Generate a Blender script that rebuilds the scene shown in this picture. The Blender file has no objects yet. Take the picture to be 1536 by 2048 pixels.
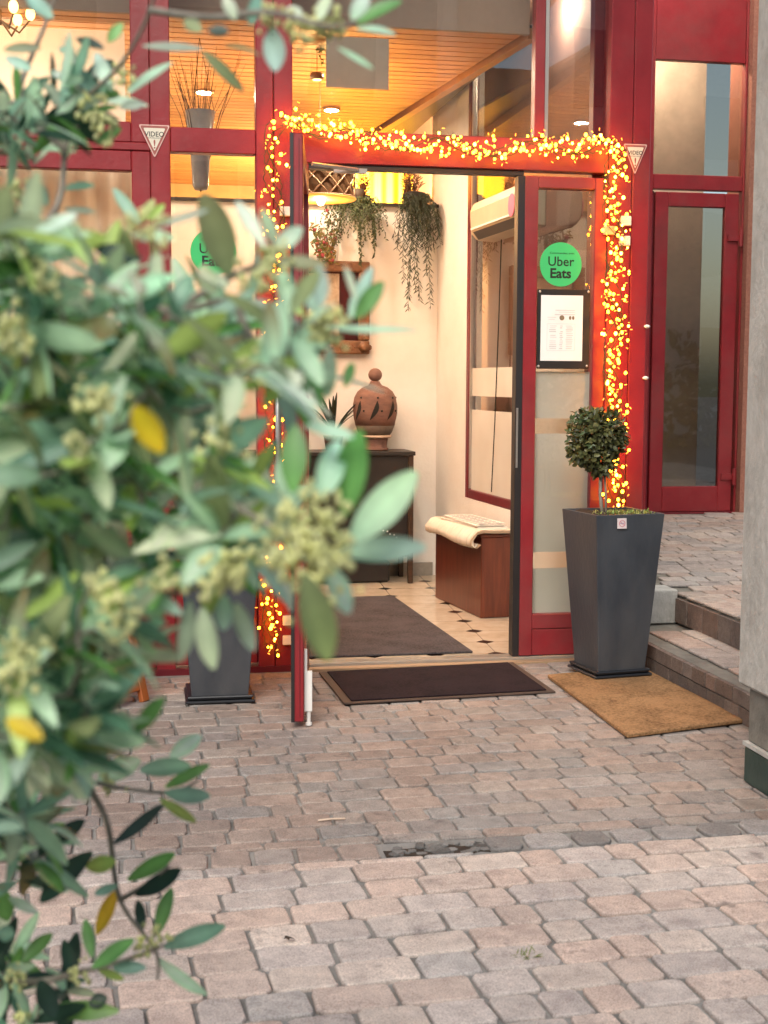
import bpy, bmesh, math, random
from mathutils import Vector, Matrix, noise

rnd = random.Random(11)
R = math.radians
sc = bpy.context.scene
COL = sc.collection

# ------------------------------------------------------------------ camera
CAM = Vector((0.0, -6.1, 1.318))
YAW, PIT, ROL, FPX = R(10.66), R(5.5), R(0.247), 2700.0
FW = Vector((math.sin(YAW) * math.cos(PIT), math.cos(YAW) * math.cos(PIT), -math.sin(PIT)))
_r = Vector((math.cos(YAW), -math.sin(YAW), 0)); _u = _r.cross(FW)
RT = _r * math.cos(ROL) + _u * math.sin(ROL)
UP = -_r * math.sin(ROL) + _u * math.cos(ROL)
cd = bpy.data.cameras.new('camera'); cam = bpy.data.objects.new('camera', cd); COL.objects.link(cam)
cam.matrix_world = Matrix(((RT.x, UP.x, -FW.x, CAM.x), (RT.y, UP.y, -FW.y, CAM.y), (RT.z, UP.z, -FW.z, CAM.z), (0, 0, 0, 1)))
cd.sensor_fit = 'VERTICAL'; cd.sensor_height = 36.0; cd.sensor_width = 27.0
cd.lens = FPX / 2048 * 36.0
cd.clip_start = 0.05; cd.clip_end = 500
cd.dof.use_dof = True; cd.dof.focus_distance = 6.4; cd.dof.aperture_fstop = cd.lens / 7.2; cd.dof.aperture_blades = 0
sc.camera = cam

def ray(x, y): return FW + RT * ((x - 768) / FPX) - UP * ((y - 1024) / FPX)
def at(x, y, d):                       # survey point: image position and distance -> place in the world
    return CAM + ray(x, y) * d
def atY(x, y, Y):
    v = ray(x, y); return CAM + v * ((Y - CAM.y) / v.y)
def atZ(x, y, Z):
    v = ray(x, y); return CAM + v * ((Z - CAM.z) / v.z)

# ------------------------------------------------------------------ mesh builder
class MB:
    def __init__(s): s.v = []; s.f = []; s.c = []; s.cur = (1, 1, 1, 1); s.mi = []; s.m = 0
    def add(s, vs, fs, col=None):
        o = len(s.v); c = col or s.cur
        for p in vs: s.v.append(tuple(p)); s.c.append(c)
        for f in fs: s.f.append(tuple(i + o for i in f)); s.mi.append(s.m)
        return s
    def box(s, x0, x1, y0, y1, z0, z1, col=None):
        vs = [(x, y, z) for z in (z0, z1) for y in (y0, y1) for x in (x0, x1)]
        return s.add(vs, [(0, 2, 3, 1), (4, 5, 7, 6), (0, 1, 5, 4), (2, 6, 7, 3), (0, 4, 6, 2), (1, 3, 7, 5)], col)
    def obox(s, c, h, m=None, col=None):
        vs = []
        for z in (-1, 1):
            for y in (-1, 1):
                for x in (-1, 1):
                    p = Vector((x * h[0], y * h[1], z * h[2]))
                    vs.append((m @ p if m else p) + Vector(c))
        return s.add(vs, [(0, 2, 3, 1), (4, 5, 7, 6), (0, 1, 5, 4), (2, 6, 7, 3), (0, 4, 6, 2), (1, 3, 7, 5)], col)
    def prism(s, pts, d, col=None):     # closed polygon (3D points) pushed along d
        n = len(pts); d = Vector(d); a = [Vector(p) for p in pts]
        return s.add(a + [p + d for p in a], [tuple(range(n))[::-1], tuple(range(n, 2 * n))] + [(i, (i + 1) % n, n + (i + 1) % n, n + i) for i in range(n)], col)
    def frustum(s, z0, w0, z1, w1, cx=0, cy=0, col=None):
        vs = [(cx + a * w / 2, cy + b * w / 2, z) for z, w in ((z0, w0), (z1, w1)) for b in (-1, 1) for a in (-1, 1)]
        return s.add(vs, [(0, 2, 3, 1), (4, 5, 7, 6), (0, 1, 5, 4), (2, 6, 7, 3), (0, 4, 6, 2), (1, 3, 7, 5)], col)
    def tube(s, pts, r, n=6, col=None, cap=True):
        pts = [Vector(p) for p in pts]; k = len(pts)
        rs = r if isinstance(r, (list, tuple)) else [r] * k
        vs = []; fs = []; prev = None
        for i, p in enumerate(pts):
            t = (pts[min(i + 1, k - 1)] - pts[max(i - 1, 0)]).normalized()
            if prev is None:
                a = t.orthogonal().normalized()
            else:
                a = (prev - t * prev.dot(t)); a = a.normalized() if a.length > 1e-6 else t.orthogonal().normalized()
            prev = a; b = t.cross(a)
            for j in range(n):
                w = 2 * math.pi * j / n
                vs.append(p + (a * math.cos(w) + b * math.sin(w)) * rs[i])
        for i in range(k - 1):
            for j in range(n):
                fs.append((i * n + j, i * n + (j + 1) % n, (i + 1) * n + (j + 1) % n, (i + 1) * n + j))
        if cap: fs += [tuple(range(n))[::-1], tuple(range((k - 1) * n, k * n))]
        return s.add(vs, fs, col)
    def lathe(s, c, prof, n=24, col=None):
        c = Vector(c); vs = []; fs = []
        for r, z in prof:
            for j in range(n):
                w = 2 * math.pi * j / n; vs.append(c + Vector((r * math.cos(w), r * math.sin(w), z)))
        for i in range(len(prof) - 1):
            for j in range(n):
                fs.append((i * n + j, i * n + (j + 1) % n, (i + 1) * n + (j + 1) % n, (i + 1) * n + j))
        fs += [tuple(range(n))[::-1], tuple(range((len(prof) - 1) * n, len(prof) * n))]
        return s.add(vs, fs, col)
    def ball(s, c, r, n=8, m=5, sq=(1, 1, 1), col=None):
        prof = []
        vs = []; fs = []; c = Vector(c)
        for i in range(1, m):
            w = math.pi * i / m
            for j in range(n):
                a = 2 * math.pi * j / n
                vs.append(c + Vector((math.sin(w) * math.cos(a) * r * sq[0], math.sin(w) * math.sin(a) * r * sq[1], -math.cos(w) * r * sq[2])))
        b = len(vs); vs += [c + Vector((0, 0, -r * sq[2])), c + Vector((0, 0, r * sq[2]))]
        for i in range(m - 2):
            for j in range(n): fs.append((i * n + j, i * n + (j + 1) % n, (i + 1) * n + (j + 1) % n, (i + 1) * n + j))
        for j in range(n):
            fs.append((b, (j + 1) % n, j)); fs.append((b + 1, (m - 2) * n + j, (m - 2) * n + (j + 1) % n))
        return s.add(vs, fs, col)
    def leaf(s, p, d, nrm, L, W, curl=0.15, fold=0.25, col=None, seg=6, blunt=0.6, tipcol=None):
        p = Vector(p); d = Vector(d).normalized(); nrm = Vector(nrm)
        nrm = nrm - d * nrm.dot(d)
        nrm = nrm.normalized() if nrm.length > 1e-5 else d.orthogonal().normalized()
        sd = d.cross(nrm); vs = []; fs = []; cs = []
        c0 = col or s.cur; c1 = tipcol or c0
        for i in range(seg + 1):
            t = i / seg
            w = W / 2 * max(0.06, (math.sin(math.pi * t ** (0.75 + 0.5 * blunt)) if 0 < t < 1 else 0)) ** 0.58
            q = p + d * (L * t * (1 - 0.12 * abs(curl) * t)) + nrm * (-curl * L * t * t)
            e = nrm * (fold * w)
            vs += [q - sd * w + e, q, q + sd * w + e]
            cc = tuple(c0[k] + (c1[k] - c0[k]) * t for k in range(4))
            cm = tuple(min(1, x * 1.42) for x in cc[:3]) + (1,)
            cs += [cc, cm, cc]
        for i in range(seg):
            a = i * 3
            fs += [(a, a + 1, a + 4, a + 3), (a + 1, a + 2, a + 5, a + 4)]
        o = len(s.v); s.add(vs, fs)
        s.c[o:] = cs
        return s

WORLD = {}
def origin(o): return WORLD.get(o.name, Vector((0, 0, 0)))
def make(name, mb, mats, off=Vector((0, 0, 0)), smooth=False, bevel=0.0, seg=1):
    me = bpy.data.meshes.new(name)
    me.from_pydata([tuple(Vector(v) - off) for v in mb.v], [], mb.f)
    if bevel:
        bm = bmesh.new(); bm.from_mesh(me)
        bmesh.ops.recalc_face_normals(bm, faces=bm.faces)
        es = [e for e in bm.edges if len(e.link_faces) == 2 and e.calc_face_angle(0) > 0.5]
        bmesh.ops.bevel(bm, geom=es, offset=bevel, offset_type='OFFSET', segments=seg, profile=0.6, affect='EDGES', clamp_overlap=True)
        bm.to_mesh(me); bm.free()
    else:
        ca = me.color_attributes.new('Col', 'FLOAT_COLOR', 'POINT')
        flat = [x for c in mb.c for x in c]
        ca.data.foreach_set('color', flat)
        if any(mb.mi): me.polygons.foreach_set('material_index', mb.mi)
    if smooth: me.polygons.foreach_set('use_smooth', [True] * len(me.polygons))
    for m in (mats if isinstance(mats, (list, tuple)) else [mats]): me.materials.append(m)
    me.update()
    o = bpy.data.objects.new(name, me); COL.objects.link(o)
    return o
def tag(o, label=None, cat=None, group=None, kind=None):
    if label: o['label'] = label
    if cat: o['category'] = cat
    if group: o['group'] = group
    if kind: o['kind'] = kind
    return o
def thing(name, label, cat, loc=(0, 0, 0), group=None):
    o = bpy.data.objects.new(name, None); COL.objects.link(o)
    o.location = loc; o.empty_display_size = 0.1
    WORLD[o.name] = Vector(loc)
    return tag(o, label, cat, group)
def part(name, mb, mat, parent, label=None, **k):
    off = origin(parent)
    o = make(name, mb, mat, off, **k); o.parent = parent
    WORLD[o.name] = off
    if label: o['label'] = label
    return o
def solo(name, mb, mat, label, cat, group=None, kind=None, **k):
    xs = [v[0] for v in mb.v]; ys = [v[1] for v in mb.v]; zs = [v[2] for v in mb.v]
    off = Vector(((min(xs) + max(xs)) / 2, (min(ys) + max(ys)) / 2, min(zs)))
    o = make(name, mb, mat, off, **k); o.location = off
    WORLD[o.name] = off
    return tag(o, label, cat, group, kind)
def struct(name, mb, mat, **k):
    o = make(name, mb, mat, **k); o['kind'] = 'structure'; return o
def kids(o): return [c for c in bpy.data.objects if c.parent == o]
def copy_tree(o, parent=None):
    c = o.copy(); COL.objects.link(c)
    if parent: c.parent = parent
    for ch in kids(o): copy_tree(ch, c)
    return c
def Rz(a): return Matrix.Rotation(a, 3, 'Z')

# ------------------------------------------------------------------ materials
def newmat(name):
    m = bpy.data.materials.new(name); m.use_nodes = True
    nt = m.node_tree; b = nt.nodes['Principled BSDF']
    return m, nt, b
def N(nt, t, **k):
    n = nt.nodes.new(t)
    for a, v in k.items():
        if a in n.inputs: n.inputs[a].default_value = v
        else: setattr(n, a, v)
    return n
def coords(nt, kind='Object'):
    return N(nt, 'ShaderNodeTexCoord').outputs[kind]
def rampn(nt, src, stops):
    r = N(nt, 'ShaderNodeValToRGB'); e = r.color_ramp.elements
    while len(e) < len(stops): e.new(0.5)
    for i, (p, c) in enumerate(stops): e[i].position = p; e[i].color = (*c, 1)
    nt.links.new(src, r.inputs[0]); return r.outputs[0]
def surf(name, c1, c2=None, rough=0.6, scale=8, bump=0.0, bscale=None, spec=0.5, attr=False, metal=0.0, detail=6, dirt=0.0, coat=0.0, rvar=0.0, stretch=None, bdist=0.01):
    m, nt, b = newmat(name); L = nt.links.new
    co = coords(nt)
    if stretch:
        mp = N(nt, 'ShaderNodeMapping'); mp.inputs['Scale'].default_value = stretch; L(co, mp.inputs[0]); co = mp.outputs[0]
    n1 = N(nt, 'ShaderNodeTexNoise', Scale=scale, Detail=detail, Roughness=0.62); L(co, n1.inputs['Vector'])
    c2 = c2 or tuple(x * 0.75 for x in c1)
    out = rampn(nt, n1.outputs['Fac'], [(0.3, c2), (0.7, c1)])
    if attr:
        a = N(nt, 'ShaderNodeAttribute', attribute_name='Col')
        mx = N(nt, 'ShaderNodeMix', data_type='RGBA', blend_type='MULTIPLY'); mx.inputs[0].default_value = 1
        L(out, mx.inputs[6]); L(a.outputs['Color'], mx.inputs[7]); out = mx.outputs[2]
    if dirt:
        n2 = N(nt, 'ShaderNodeTexNoise', Scale=scale * 0.23, Detail=8, Roughness=0.7); L(co, n2.inputs['Vector'])
        f = rampn(nt, n2.outputs['Fac'], [(0.45, (0, 0, 0)), (0.75, (dirt, dirt, dirt))])
        mx = N(nt, 'ShaderNodeMix', data_type='RGBA'); L(f, mx.inputs[0]); L(out, mx.inputs[6]); mx.inputs[7].default_value = (0.12, 0.105, 0.09, 1); out = mx.outputs[2]
    L(out, b.inputs['Base Color'])
    b.inputs['Roughness'].default_value = rough; b.inputs['Metallic'].default_value = metal
    b.inputs['Specular IOR Level'].default_value = spec
    if coat: b.inputs['Coat Weight'].default_value = coat; b.inputs['Coat Roughness'].default_value = 0.12
    if rvar:
        mr = N(nt, 'ShaderNodeMapRange'); mr.inputs[3].default_value = max(0.05, rough - rvar); mr.inputs[4].default_value = min(1, rough + rvar)
        L(n1.outputs['Fac'], mr.inputs[0]); L(mr.outputs[0], b.inputs['Roughness'])
    if bump:
        n3 = N(nt, 'ShaderNodeTexNoise', Scale=bscale or scale * 4, Detail=5, Roughness=0.6); L(co, n3.inputs['Vector'])
        bp = N(nt, 'ShaderNodeBump', Strength=bump, Distance=bdist); L(n3.outputs['Fac'], bp.inputs['Height']); L(bp.outputs[0], b.inputs['Normal'])
    return m
def emit(name, col, strength):
    m, nt, b = newmat(name)
    b.inputs['Base Color'].default_value = (*[min(1, c) for c in col], 1)
    b.inputs['Emission Color'].default_value = (*col, 1); b.inputs['Emission Strength'].default_value = strength
    return m
def glass(name, tint=(0.9, 0.9, 0.88), refl=1.0, base=0.03):
    m = bpy.data.materials.new(name); m.use_nodes = True; nt = m.node_tree; nt.nodes.clear(); L = nt.links.new
    o = N(nt, 'ShaderNodeOutputMaterial'); t = N(nt, 'ShaderNodeBsdfTransparent'); t.inputs[0].default_value = (*tint, 1)
    g = N(nt, 'ShaderNodeBsdfGlossy', Roughness=0.015); fr = N(nt, 'ShaderNodeFresnel', IOR=1.52)
    ma = N(nt, 'ShaderNodeMath', operation='MULTIPLY_ADD'); ma.inputs[1].default_value = refl; ma.inputs[2].default_value = base
    n = N(nt, 'ShaderNodeTexNoise', Scale=2.2, Detail=1); L(coords(nt), n.inputs['Vector'])
    bp = N(nt, 'ShaderNodeBump', Strength=0.05, Distance=0.02); L(n.outputs['Fac'], bp.inputs['Height']); L(bp.outputs[0], g.inputs['Normal'])
    mx = N(nt, 'ShaderNodeMixShader'); L(fr.outputs[0], ma.inputs[0]); ge = N(nt, 'ShaderNodeNewGeometry'); iv = N(nt, 'ShaderNodeMath', operation='SUBTRACT'); iv.inputs[0].default_value = 1; L(ge.outputs['Backfacing'], iv.inputs[1])
    m2 = N(nt, 'ShaderNodeMath', operation='MULTIPLY'); m2.use_clamp = True; L(ma.outputs[0], m2.inputs[0]); L(iv.outputs[0], m2.inputs[1]); L(m2.outputs[0], mx.inputs[0]); L(t.outputs[0], mx.inputs[1]); L(g.outputs[0], mx.inputs[2]); L(mx.outputs[0], o.inputs[0])
    return m
def leafmat(name, rough=0.42, trans=0.3, mul=(1, 1, 1), spec=0.5, noise_s=30):
    m, nt, b = newmat(name); L = nt.links.new
    a = N(nt, 'ShaderNodeAttribute', attribute_name='Col')
    n = N(nt, 'ShaderNodeTexNoise', Scale=noise_s, Detail=3); L(coords(nt), n.inputs['Vector'])
    v = rampn(nt, n.outputs['Fac'], [(0.3, (0.72, 0.75, 0.7)), (0.7, (1.1, 1.1, 1.05))])
    mx = N(nt, 'ShaderNodeMix', data_type='RGBA', blend_type='MULTIPLY'); mx.inputs[0].default_value = 1
    L(a.outputs['Color'], mx.inputs[6]); L(v, mx.inputs[7])
    L(mx.outputs[2], b.inputs['Base Color']); b.inputs['Roughness'].default_value = rough; b.inputs['Specular IOR Level'].default_value = spec
    t = N(nt, 'ShaderNodeBsdfTranslucent'); L(mx.outputs[2], t.inputs[0])
    ms = N(nt, 'ShaderNodeMixShader'); ms.inputs[0].default_value = trans
    L(b.outputs[0], ms.inputs[1]); L(t.outputs[0], ms.inputs[2]); L(ms.outputs[0], nt.nodes['Material Output'].inputs[0])
    return m

RED = surf('red_paint', (0.28, 0.020, 0.026), (0.20, 0.015, 0.020), rough=0.36, scale=5, bump=0.12, bscale=45, dirt=0.42, rvar=0.12)
REDIN = surf('dark_red_paint', (0.16, 0.012, 0.02), (0.11, 0.01, 0.015), rough=0.4, scale=6)
RUBBER = surf('black_gasket', (0.018, 0.014, 0.014), rough=0.5)
GLASS = glass('window_glass', refl=1.6, base=0.05)
GLASSD = glass('dark_window_glass', tint=(0.72, 0.68, 0.62), refl=1.8, base=0.09)
CONC = surf('concrete', (0.52, 0.52, 0.49), (0.40, 0.40, 0.375), rough=0.85, scale=34, bump=0.6, bscale=90, dirt=0.45, stretch=(1, 1, 0.6))
CONCD = surf('weathered_concrete', (0.24, 0.23, 0.20), (0.12, 0.115, 0.10), rough=0.9, scale=9, bump=0.5, bscale=50, dirt=0.7)
GREENB = surf('dark_green_paint', (0.022, 0.06, 0.05), (0.012, 0.035, 0.03), rough=0.45, scale=10, bump=0.15, dirt=0.3)
STUCCO = surf('pink_roughcast', (0.42, 0.19, 0.13), (0.30, 0.12, 0.085), rough=0.95, scale=60, bump=1.0, bscale=110, bdist=0.012)
PLASTER = surf('white_plaster', (0.83, 0.80, 0.75), (0.75, 0.71, 0.65), rough=0.8, scale=3, bump=0.5, bscale=45, bdist=0.004)
PINKWALL = surf('pink_plaster', (0.40, 0.25, 0.21), (0.32, 0.19, 0.16), rough=0.8, scale=3, bump=0.3)
DARKWALL = surf('brown_wall', (0.34, 0.26, 0.21), (0.28, 0.21, 0.17), rough=0.7, scale=3)
WOODC = surf('pine_planks', (0.60, 0.31, 0.125), (0.44, 0.20, 0.075), rough=0.42, scale=5, stretch=(0.6, 14, 14), bump=0.1, attr=True)
MAHOG = surf('mahogany', (0.15, 0.032, 0.014), (0.075, 0.014, 0.007), rough=0.33, scale=5, stretch=(9, 9, 0.7), coat=0.3)
BLACKW = surf('black_wood', (0.022, 0.018, 0.016), (0.012, 0.010, 0.009), rough=0.45, scale=10)
WALNUT = surf('dark_walnut', (0.06, 0.032, 0.018), (0.03, 0.016, 0.010), rough=0.4, scale=8, stretch=(1, 8, 8))
TERRA = surf('terracotta', (0.23, 0.115, 0.085), (0.13, 0.065, 0.05), rough=0.75, scale=12, bump=0.25, bscale=60, dirt=0.35, stretch=(1, 1, 3))
TERRAD = surf('smoked_clay', (0.12, 0.085, 0.06), (0.07, 0.05, 0.04), rough=0.7, scale=14, bump=0.2)
CREAM = surf('cream_ceramic', (0.66, 0.52, 0.40), (0.5, 0.36, 0.26), rough=0.5, scale=14)
BLK = surf('matt_black', (0.008, 0.007, 0.006), rough=0.8)
PLANTER = surf('graphite_planter', (0.050, 0.058, 0.070), (0.030, 0.036, 0.046), rough=0.45, scale=7, bump=0.2, bscale=60, dirt=0.4, rvar=0.18, stretch=(1, 1, .45))
SAUCER = surf('black_plastic', (0.016, 0.018, 0.022), rough=0.4, scale=8)
SOIL = surf('soil', (0.05, 0.032, 0.02), (0.02, 0.013, 0.008), rough=1, scale=40, bump=1, bscale=80)
BARK = surf('grey_bark', (0.32, 0.29, 0.24), (0.17, 0.15, 0.12), rough=0.85, scale=25, bump=0.5, bscale=90, stretch=(1, 1, 1))
BARKD = surf('brown_bark', (0.13, 0.09, 0.06), (0.06, 0.04, 0.03), rough=0.9, scale=25, bump=0.5)
WHITEP = surf('white_plastic', (0.78, 0.77, 0.74), (0.70, 0.69, 0.66), rough=0.4, scale=6)
CREAMP = surf('ivory_plastic', (0.50, 0.42, 0.30), (0.42, 0.35, 0.25), rough=0.4, scale=6)
ALU = surf('brushed_aluminium', (0.62, 0.60, 0.56), (0.5, 0.48, 0.45), rough=0.35, scale=20, metal=0.85, stretch=(1, 20, 20))
BRASSY = surf('worn_brass_strip', (0.55, 0.38, 0.24), (0.36, 0.24, 0.14), rough=0.4, scale=20, metal=0.4, stretch=(1, 10, 10))
PAPER = surf('white_paper', (0.80, 0.79, 0.76), (0.74, 0.73, 0.70), rough=0.6, scale=6)
INK = surf('grey_ink', (0.34, 0.34, 0.35), (0.28, 0.28, 0.29), rough=0.7)
INKT = surf('pale_grey_ink', (0.58, 0.58, 0.58), (0.5, 0.5, 0.5), rough=0.7)
NEWS = surf('newsprint', (0.84, 0.79, 0.71), (0.75, 0.69, 0.60), rough=0.85, scale=10, attr=True)
BLACKINK = surf('black_ink', (0.012, 0.016, 0.012), rough=0.5)
STGREEN = surf('green_vinyl', (0.055, 0.50, 0.16), (0.05, 0.44, 0.14), rough=0.35, scale=4)
SIGNRED = surf('faded_red_print', (0.36, 0.10, 0.085), (0.24, 0.08, 0.06), rough=0.6, scale=40)
SIGNW = surf('yellowed_white_vinyl', (0.70, 0.66, 0.55), (0.60, 0.55, 0.45), rough=0.5, scale=20)
PINKEDGE = surf('pale_pink_edge', (0.68, 0.45, 0.40), (0.58, 0.36, 0.32), rough=0.5, scale=20)
FABRIC = surf('beige_curtain', (0.66, 0.56, 0.42), (0.55, 0.45, 0.33), rough=0.9, scale=6, stretch=(12, 12, 0.4))
def cloth(name, c1, c2, tr):
    m = surf(name, c1, c2, rough=0.9, scale=6, stretch=(12, 12, 0.4)); nt = m.node_tree; b = nt.nodes['Principled BSDF']
    t = N(nt, 'ShaderNodeBsdfTranslucent'); t.inputs[0].default_value = (*c1, 1); ms = N(nt, 'ShaderNodeMixShader'); ms.inputs[0].default_value = tr
    nt.links.new(b.outputs[0], ms.inputs[1]); nt.links.new(t.outputs[0], ms.inputs[2]); nt.links.new(ms.outputs[0], nt.nodes['Material Output'].inputs[0]); return m
FABRIC = cloth('beige_curtain_cloth', (0.86, 0.82, 0.72), (0.78, 0.72, 0.61), 0.45)
BLIND = cloth('pale_blind_cloth', (0.86, 0.84, 0.79), (0.80, 0.78, 0.72), 0.5)
GOLDC = cloth('golden_curtain_cloth', (0.95, 0.66, 0.10), (0.86, 0.54, 0.06), 0.7)
ORANGEW = surf('orange_stained_wood', (0.42, 0.12, 0.03), (0.30, 0.08, 0.02), rough=0.45, scale=8, stretch=(8, 8, 1))
CHALK = surf('slate_board', (0.020, 0.030, 0.036), (0.014, 0.020, 0.026), rough=0.75, scale=5, dirt=0.1)
CARVED = surf('carved_frame_wood', (0.24, 0.11, 0.045), (0.10, 0.042, 0.018), rough=0.5, scale=30, bump=0.5, bscale=50)
MIRROR = surf('dark_maroon_print', (0.06, 0.012, 0.014), (0.03, 0.008, 0.009), rough=0.25, scale=6)
LEAFM = leafmat('shrub_leaf', rough=0.40, trans=0.36, spec=0.5)
TOPM = leafmat('topiary_leaf', rough=0.38, trans=0.2)
ARTM = leafmat('artificial_leaf', rough=0.7, trans=0.08)
BUDM = leafmat('flower_bud', rough=0.6, trans=0.35)
TINSEL = leafmat('garland_needle', rough=0.5, trans=0.3)
BULB = emit('warm_bulb', (1.0, 0.34, 0.012), 36.0)
BULBH = emit('hot_bulb', (1.0, 0.42, 0.035), 32.0)
BULBD = emit('dim_bulb', (1.0, 0.33, 0.04), 3.0)
LAMPG = emit('lamp_glow', (1.0, 0.42, 0.06), 0.75)
LAMPB = emit('lamp_bulb', (1.0, 0.66, 0.22), 30.0)
SPOT = emit('spot_glow', (1.0, 0.72, 0.32), 4.0)
PLANKM = None

def frosted(name):
    m, nt, b = newmat(name); L = nt.links.new
    b.inputs['Base Color'].default_value = (0.66, 0.64, 0.58, 1); b.inputs['Roughness'].default_value = 0.45
    n = N(nt, 'ShaderNodeTexNoise', Scale=2.5, Detail=2); L(coords(nt), n.inputs['Vector'])
    L(rampn(nt, n.outputs['Fac'], [(0.35, (0.74, 0.70, 0.62)), (0.65, (0.84, 0.81, 0.74))]), b.inputs['Base Color'])
    t = N(nt, 'ShaderNodeBsdfTranslucent'); t.inputs[0].default_value = (0.8, 0.76, 0.68, 1)
    ms = N(nt, 'ShaderNodeMixShader'); ms.inputs[0].default_value = 0.2
    L(b.outputs[0], ms.inputs[1]); L(t.outputs[0], ms.inputs[2]); L(ms.outputs[0], nt.nodes['Material Output'].inputs[0])
    return m
FROST = frosted('frosted_film')

def mat_fabric(name, c1, c2, scale=400, bump=0.6, bdist=0.004, rough=1.0):
    m, nt, b = newmat(name); L = nt.links.new; co = coords(nt)
    n = N(nt, 'ShaderNodeTexNoise', Scale=scale, Detail=3, Roughness=0.7); L(co, n.inputs['Vector'])
    n2 = N(nt, 'ShaderNodeTexNoise', Scale=5, Detail=6, Roughness=0.65); L(co, n2.inputs['Vector'])
    ad = N(nt, 'ShaderNodeMath', operation='ADD'); L(n.outputs['Fac'], ad.inputs[0])
    mu = N(nt, 'ShaderNodeMath', operation='MULTIPLY'); mu.inputs[1].default_value = 0.8; L(n2.outputs['Fac'], mu.inputs[0]); L(mu.outputs[0], ad.inputs[1])
    L(rampn(nt, ad.outputs[0], [(0.62, c2), (1.0, c1)]), b.inputs['Base Color'])
    b.inputs['Roughness'].default_value = rough; b.inputs['Specular IOR Level'].default_value = 0.15
    bp = N(nt, 'ShaderNodeBump', Strength=bump, Distance=bdist); L(n.outputs['Fac'], bp.inputs['Height']); L(bp.outputs[0], b.inputs['Normal'])
    return m
MATIN = mat_fabric('grey_brown_carpet', (0.085, 0.074, 0.078), (0.026, 0.022, 0.024), 90)
MATOUT = mat_fabric('dark_brown_mat', (0.026, 0.016, 0.019), (0.008, 0.005, 0.007), 110)
MATRIM = surf('mat_rubber_rim', (0.075, 0.045, 0.032), (0.05, 0.03, 0.022), rough=0.7)
COIR = mat_fabric('coir', (0.34, 0.195, 0.095), (0.10, 0.055, 0.026), 95, bump=1.0, bdist=0.006)

def paver_mat():
    m, nt, b = newmat('clay_pavers'); L = nt.links.new; co = coords(nt)
    a = N(nt, 'ShaderNodeAttribute', attribute_name='Col')
    n1 = N(nt, 'ShaderNodeTexNoise', Scale=260, Detail=2, Roughness=0.6); L(co, n1.inputs['Vector'])
    n2 = N(nt, 'ShaderNodeTexNoise', Scale=17, Detail=8, Roughness=0.7); L(co, n2.inputs['Vector'])
    n3 = N(nt, 'ShaderNodeTexNoise', Scale=1.3, Detail=5, Roughness=0.6); L(co, n3.inputs['Vector'])
    c = a.outputs['Color']
    n4 = N(nt, 'ShaderNodeTexNoise', Scale=6.5, Detail=4, Roughness=0.75); L(co, n4.inputs['Vector'])
    for src, st in ((n4, [(0.30, (0.55, 0.55, 0.56)), (0.40, (1, 1, 1)), (0.62, (1, 1, 1)), (0.72, (1.12, 1.14, 1.16))]), (n1, [(0.34, (0.70, 0.68, 0.66)), (0.5, (1, 1, 1)), (0.68, (1.25, 1.24, 1.22))]), (n2, [(0.3, (0.70, 0.69, 0.70)), (0.55, (1, 1, 1)), (0.75, (1.16, 1.13, 1.1))]), (n3, [(0.3, (0.80, 0.78, 0.78)), (0.7, (1.12, 1.1, 1.08))])):
        mx = N(nt, 'ShaderNodeMix', data_type='RGBA', blend_type='MULTIPLY'); mx.inputs[0].default_value = 1
        L(c, mx.inputs[6]); L(rampn(nt, src.outputs['Fac'], st), mx.inputs[7]); c = mx.outputs[2]
    L(c, b.inputs['Base Color']); b.inputs['Roughness'].default_value = 0.85; b.inputs['Specular IOR Level'].default_value = 0.3
    ad = N(nt, 'ShaderNodeMath', operation='MULTIPLY_ADD'); ad.inputs[1].default_value = 2.5; L(n2.outputs['Fac'], ad.inputs[0]); L(n1.outputs['Fac'], ad.inputs[2])
    bp = N(nt, 'ShaderNodeBump', Strength=0.5, Distance=0.003); L(ad.outputs[0], bp.inputs['Height']); L(bp.outputs[0], b.inputs['Normal'])
    return m
PAVER = paver_mat()
JOINT = surf('joint_sand', (0.36, 0.35, 0.33), (0.13, 0.125, 0.115), rough=1, scale=5, bump=0.8, bscale=120)
ASPH = surf('asphalt', (0.06, 0.06, 0.062), (0.045, 0.045, 0.047), rough=0.95, scale=30, bump=0.6, bscale=120)

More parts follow.
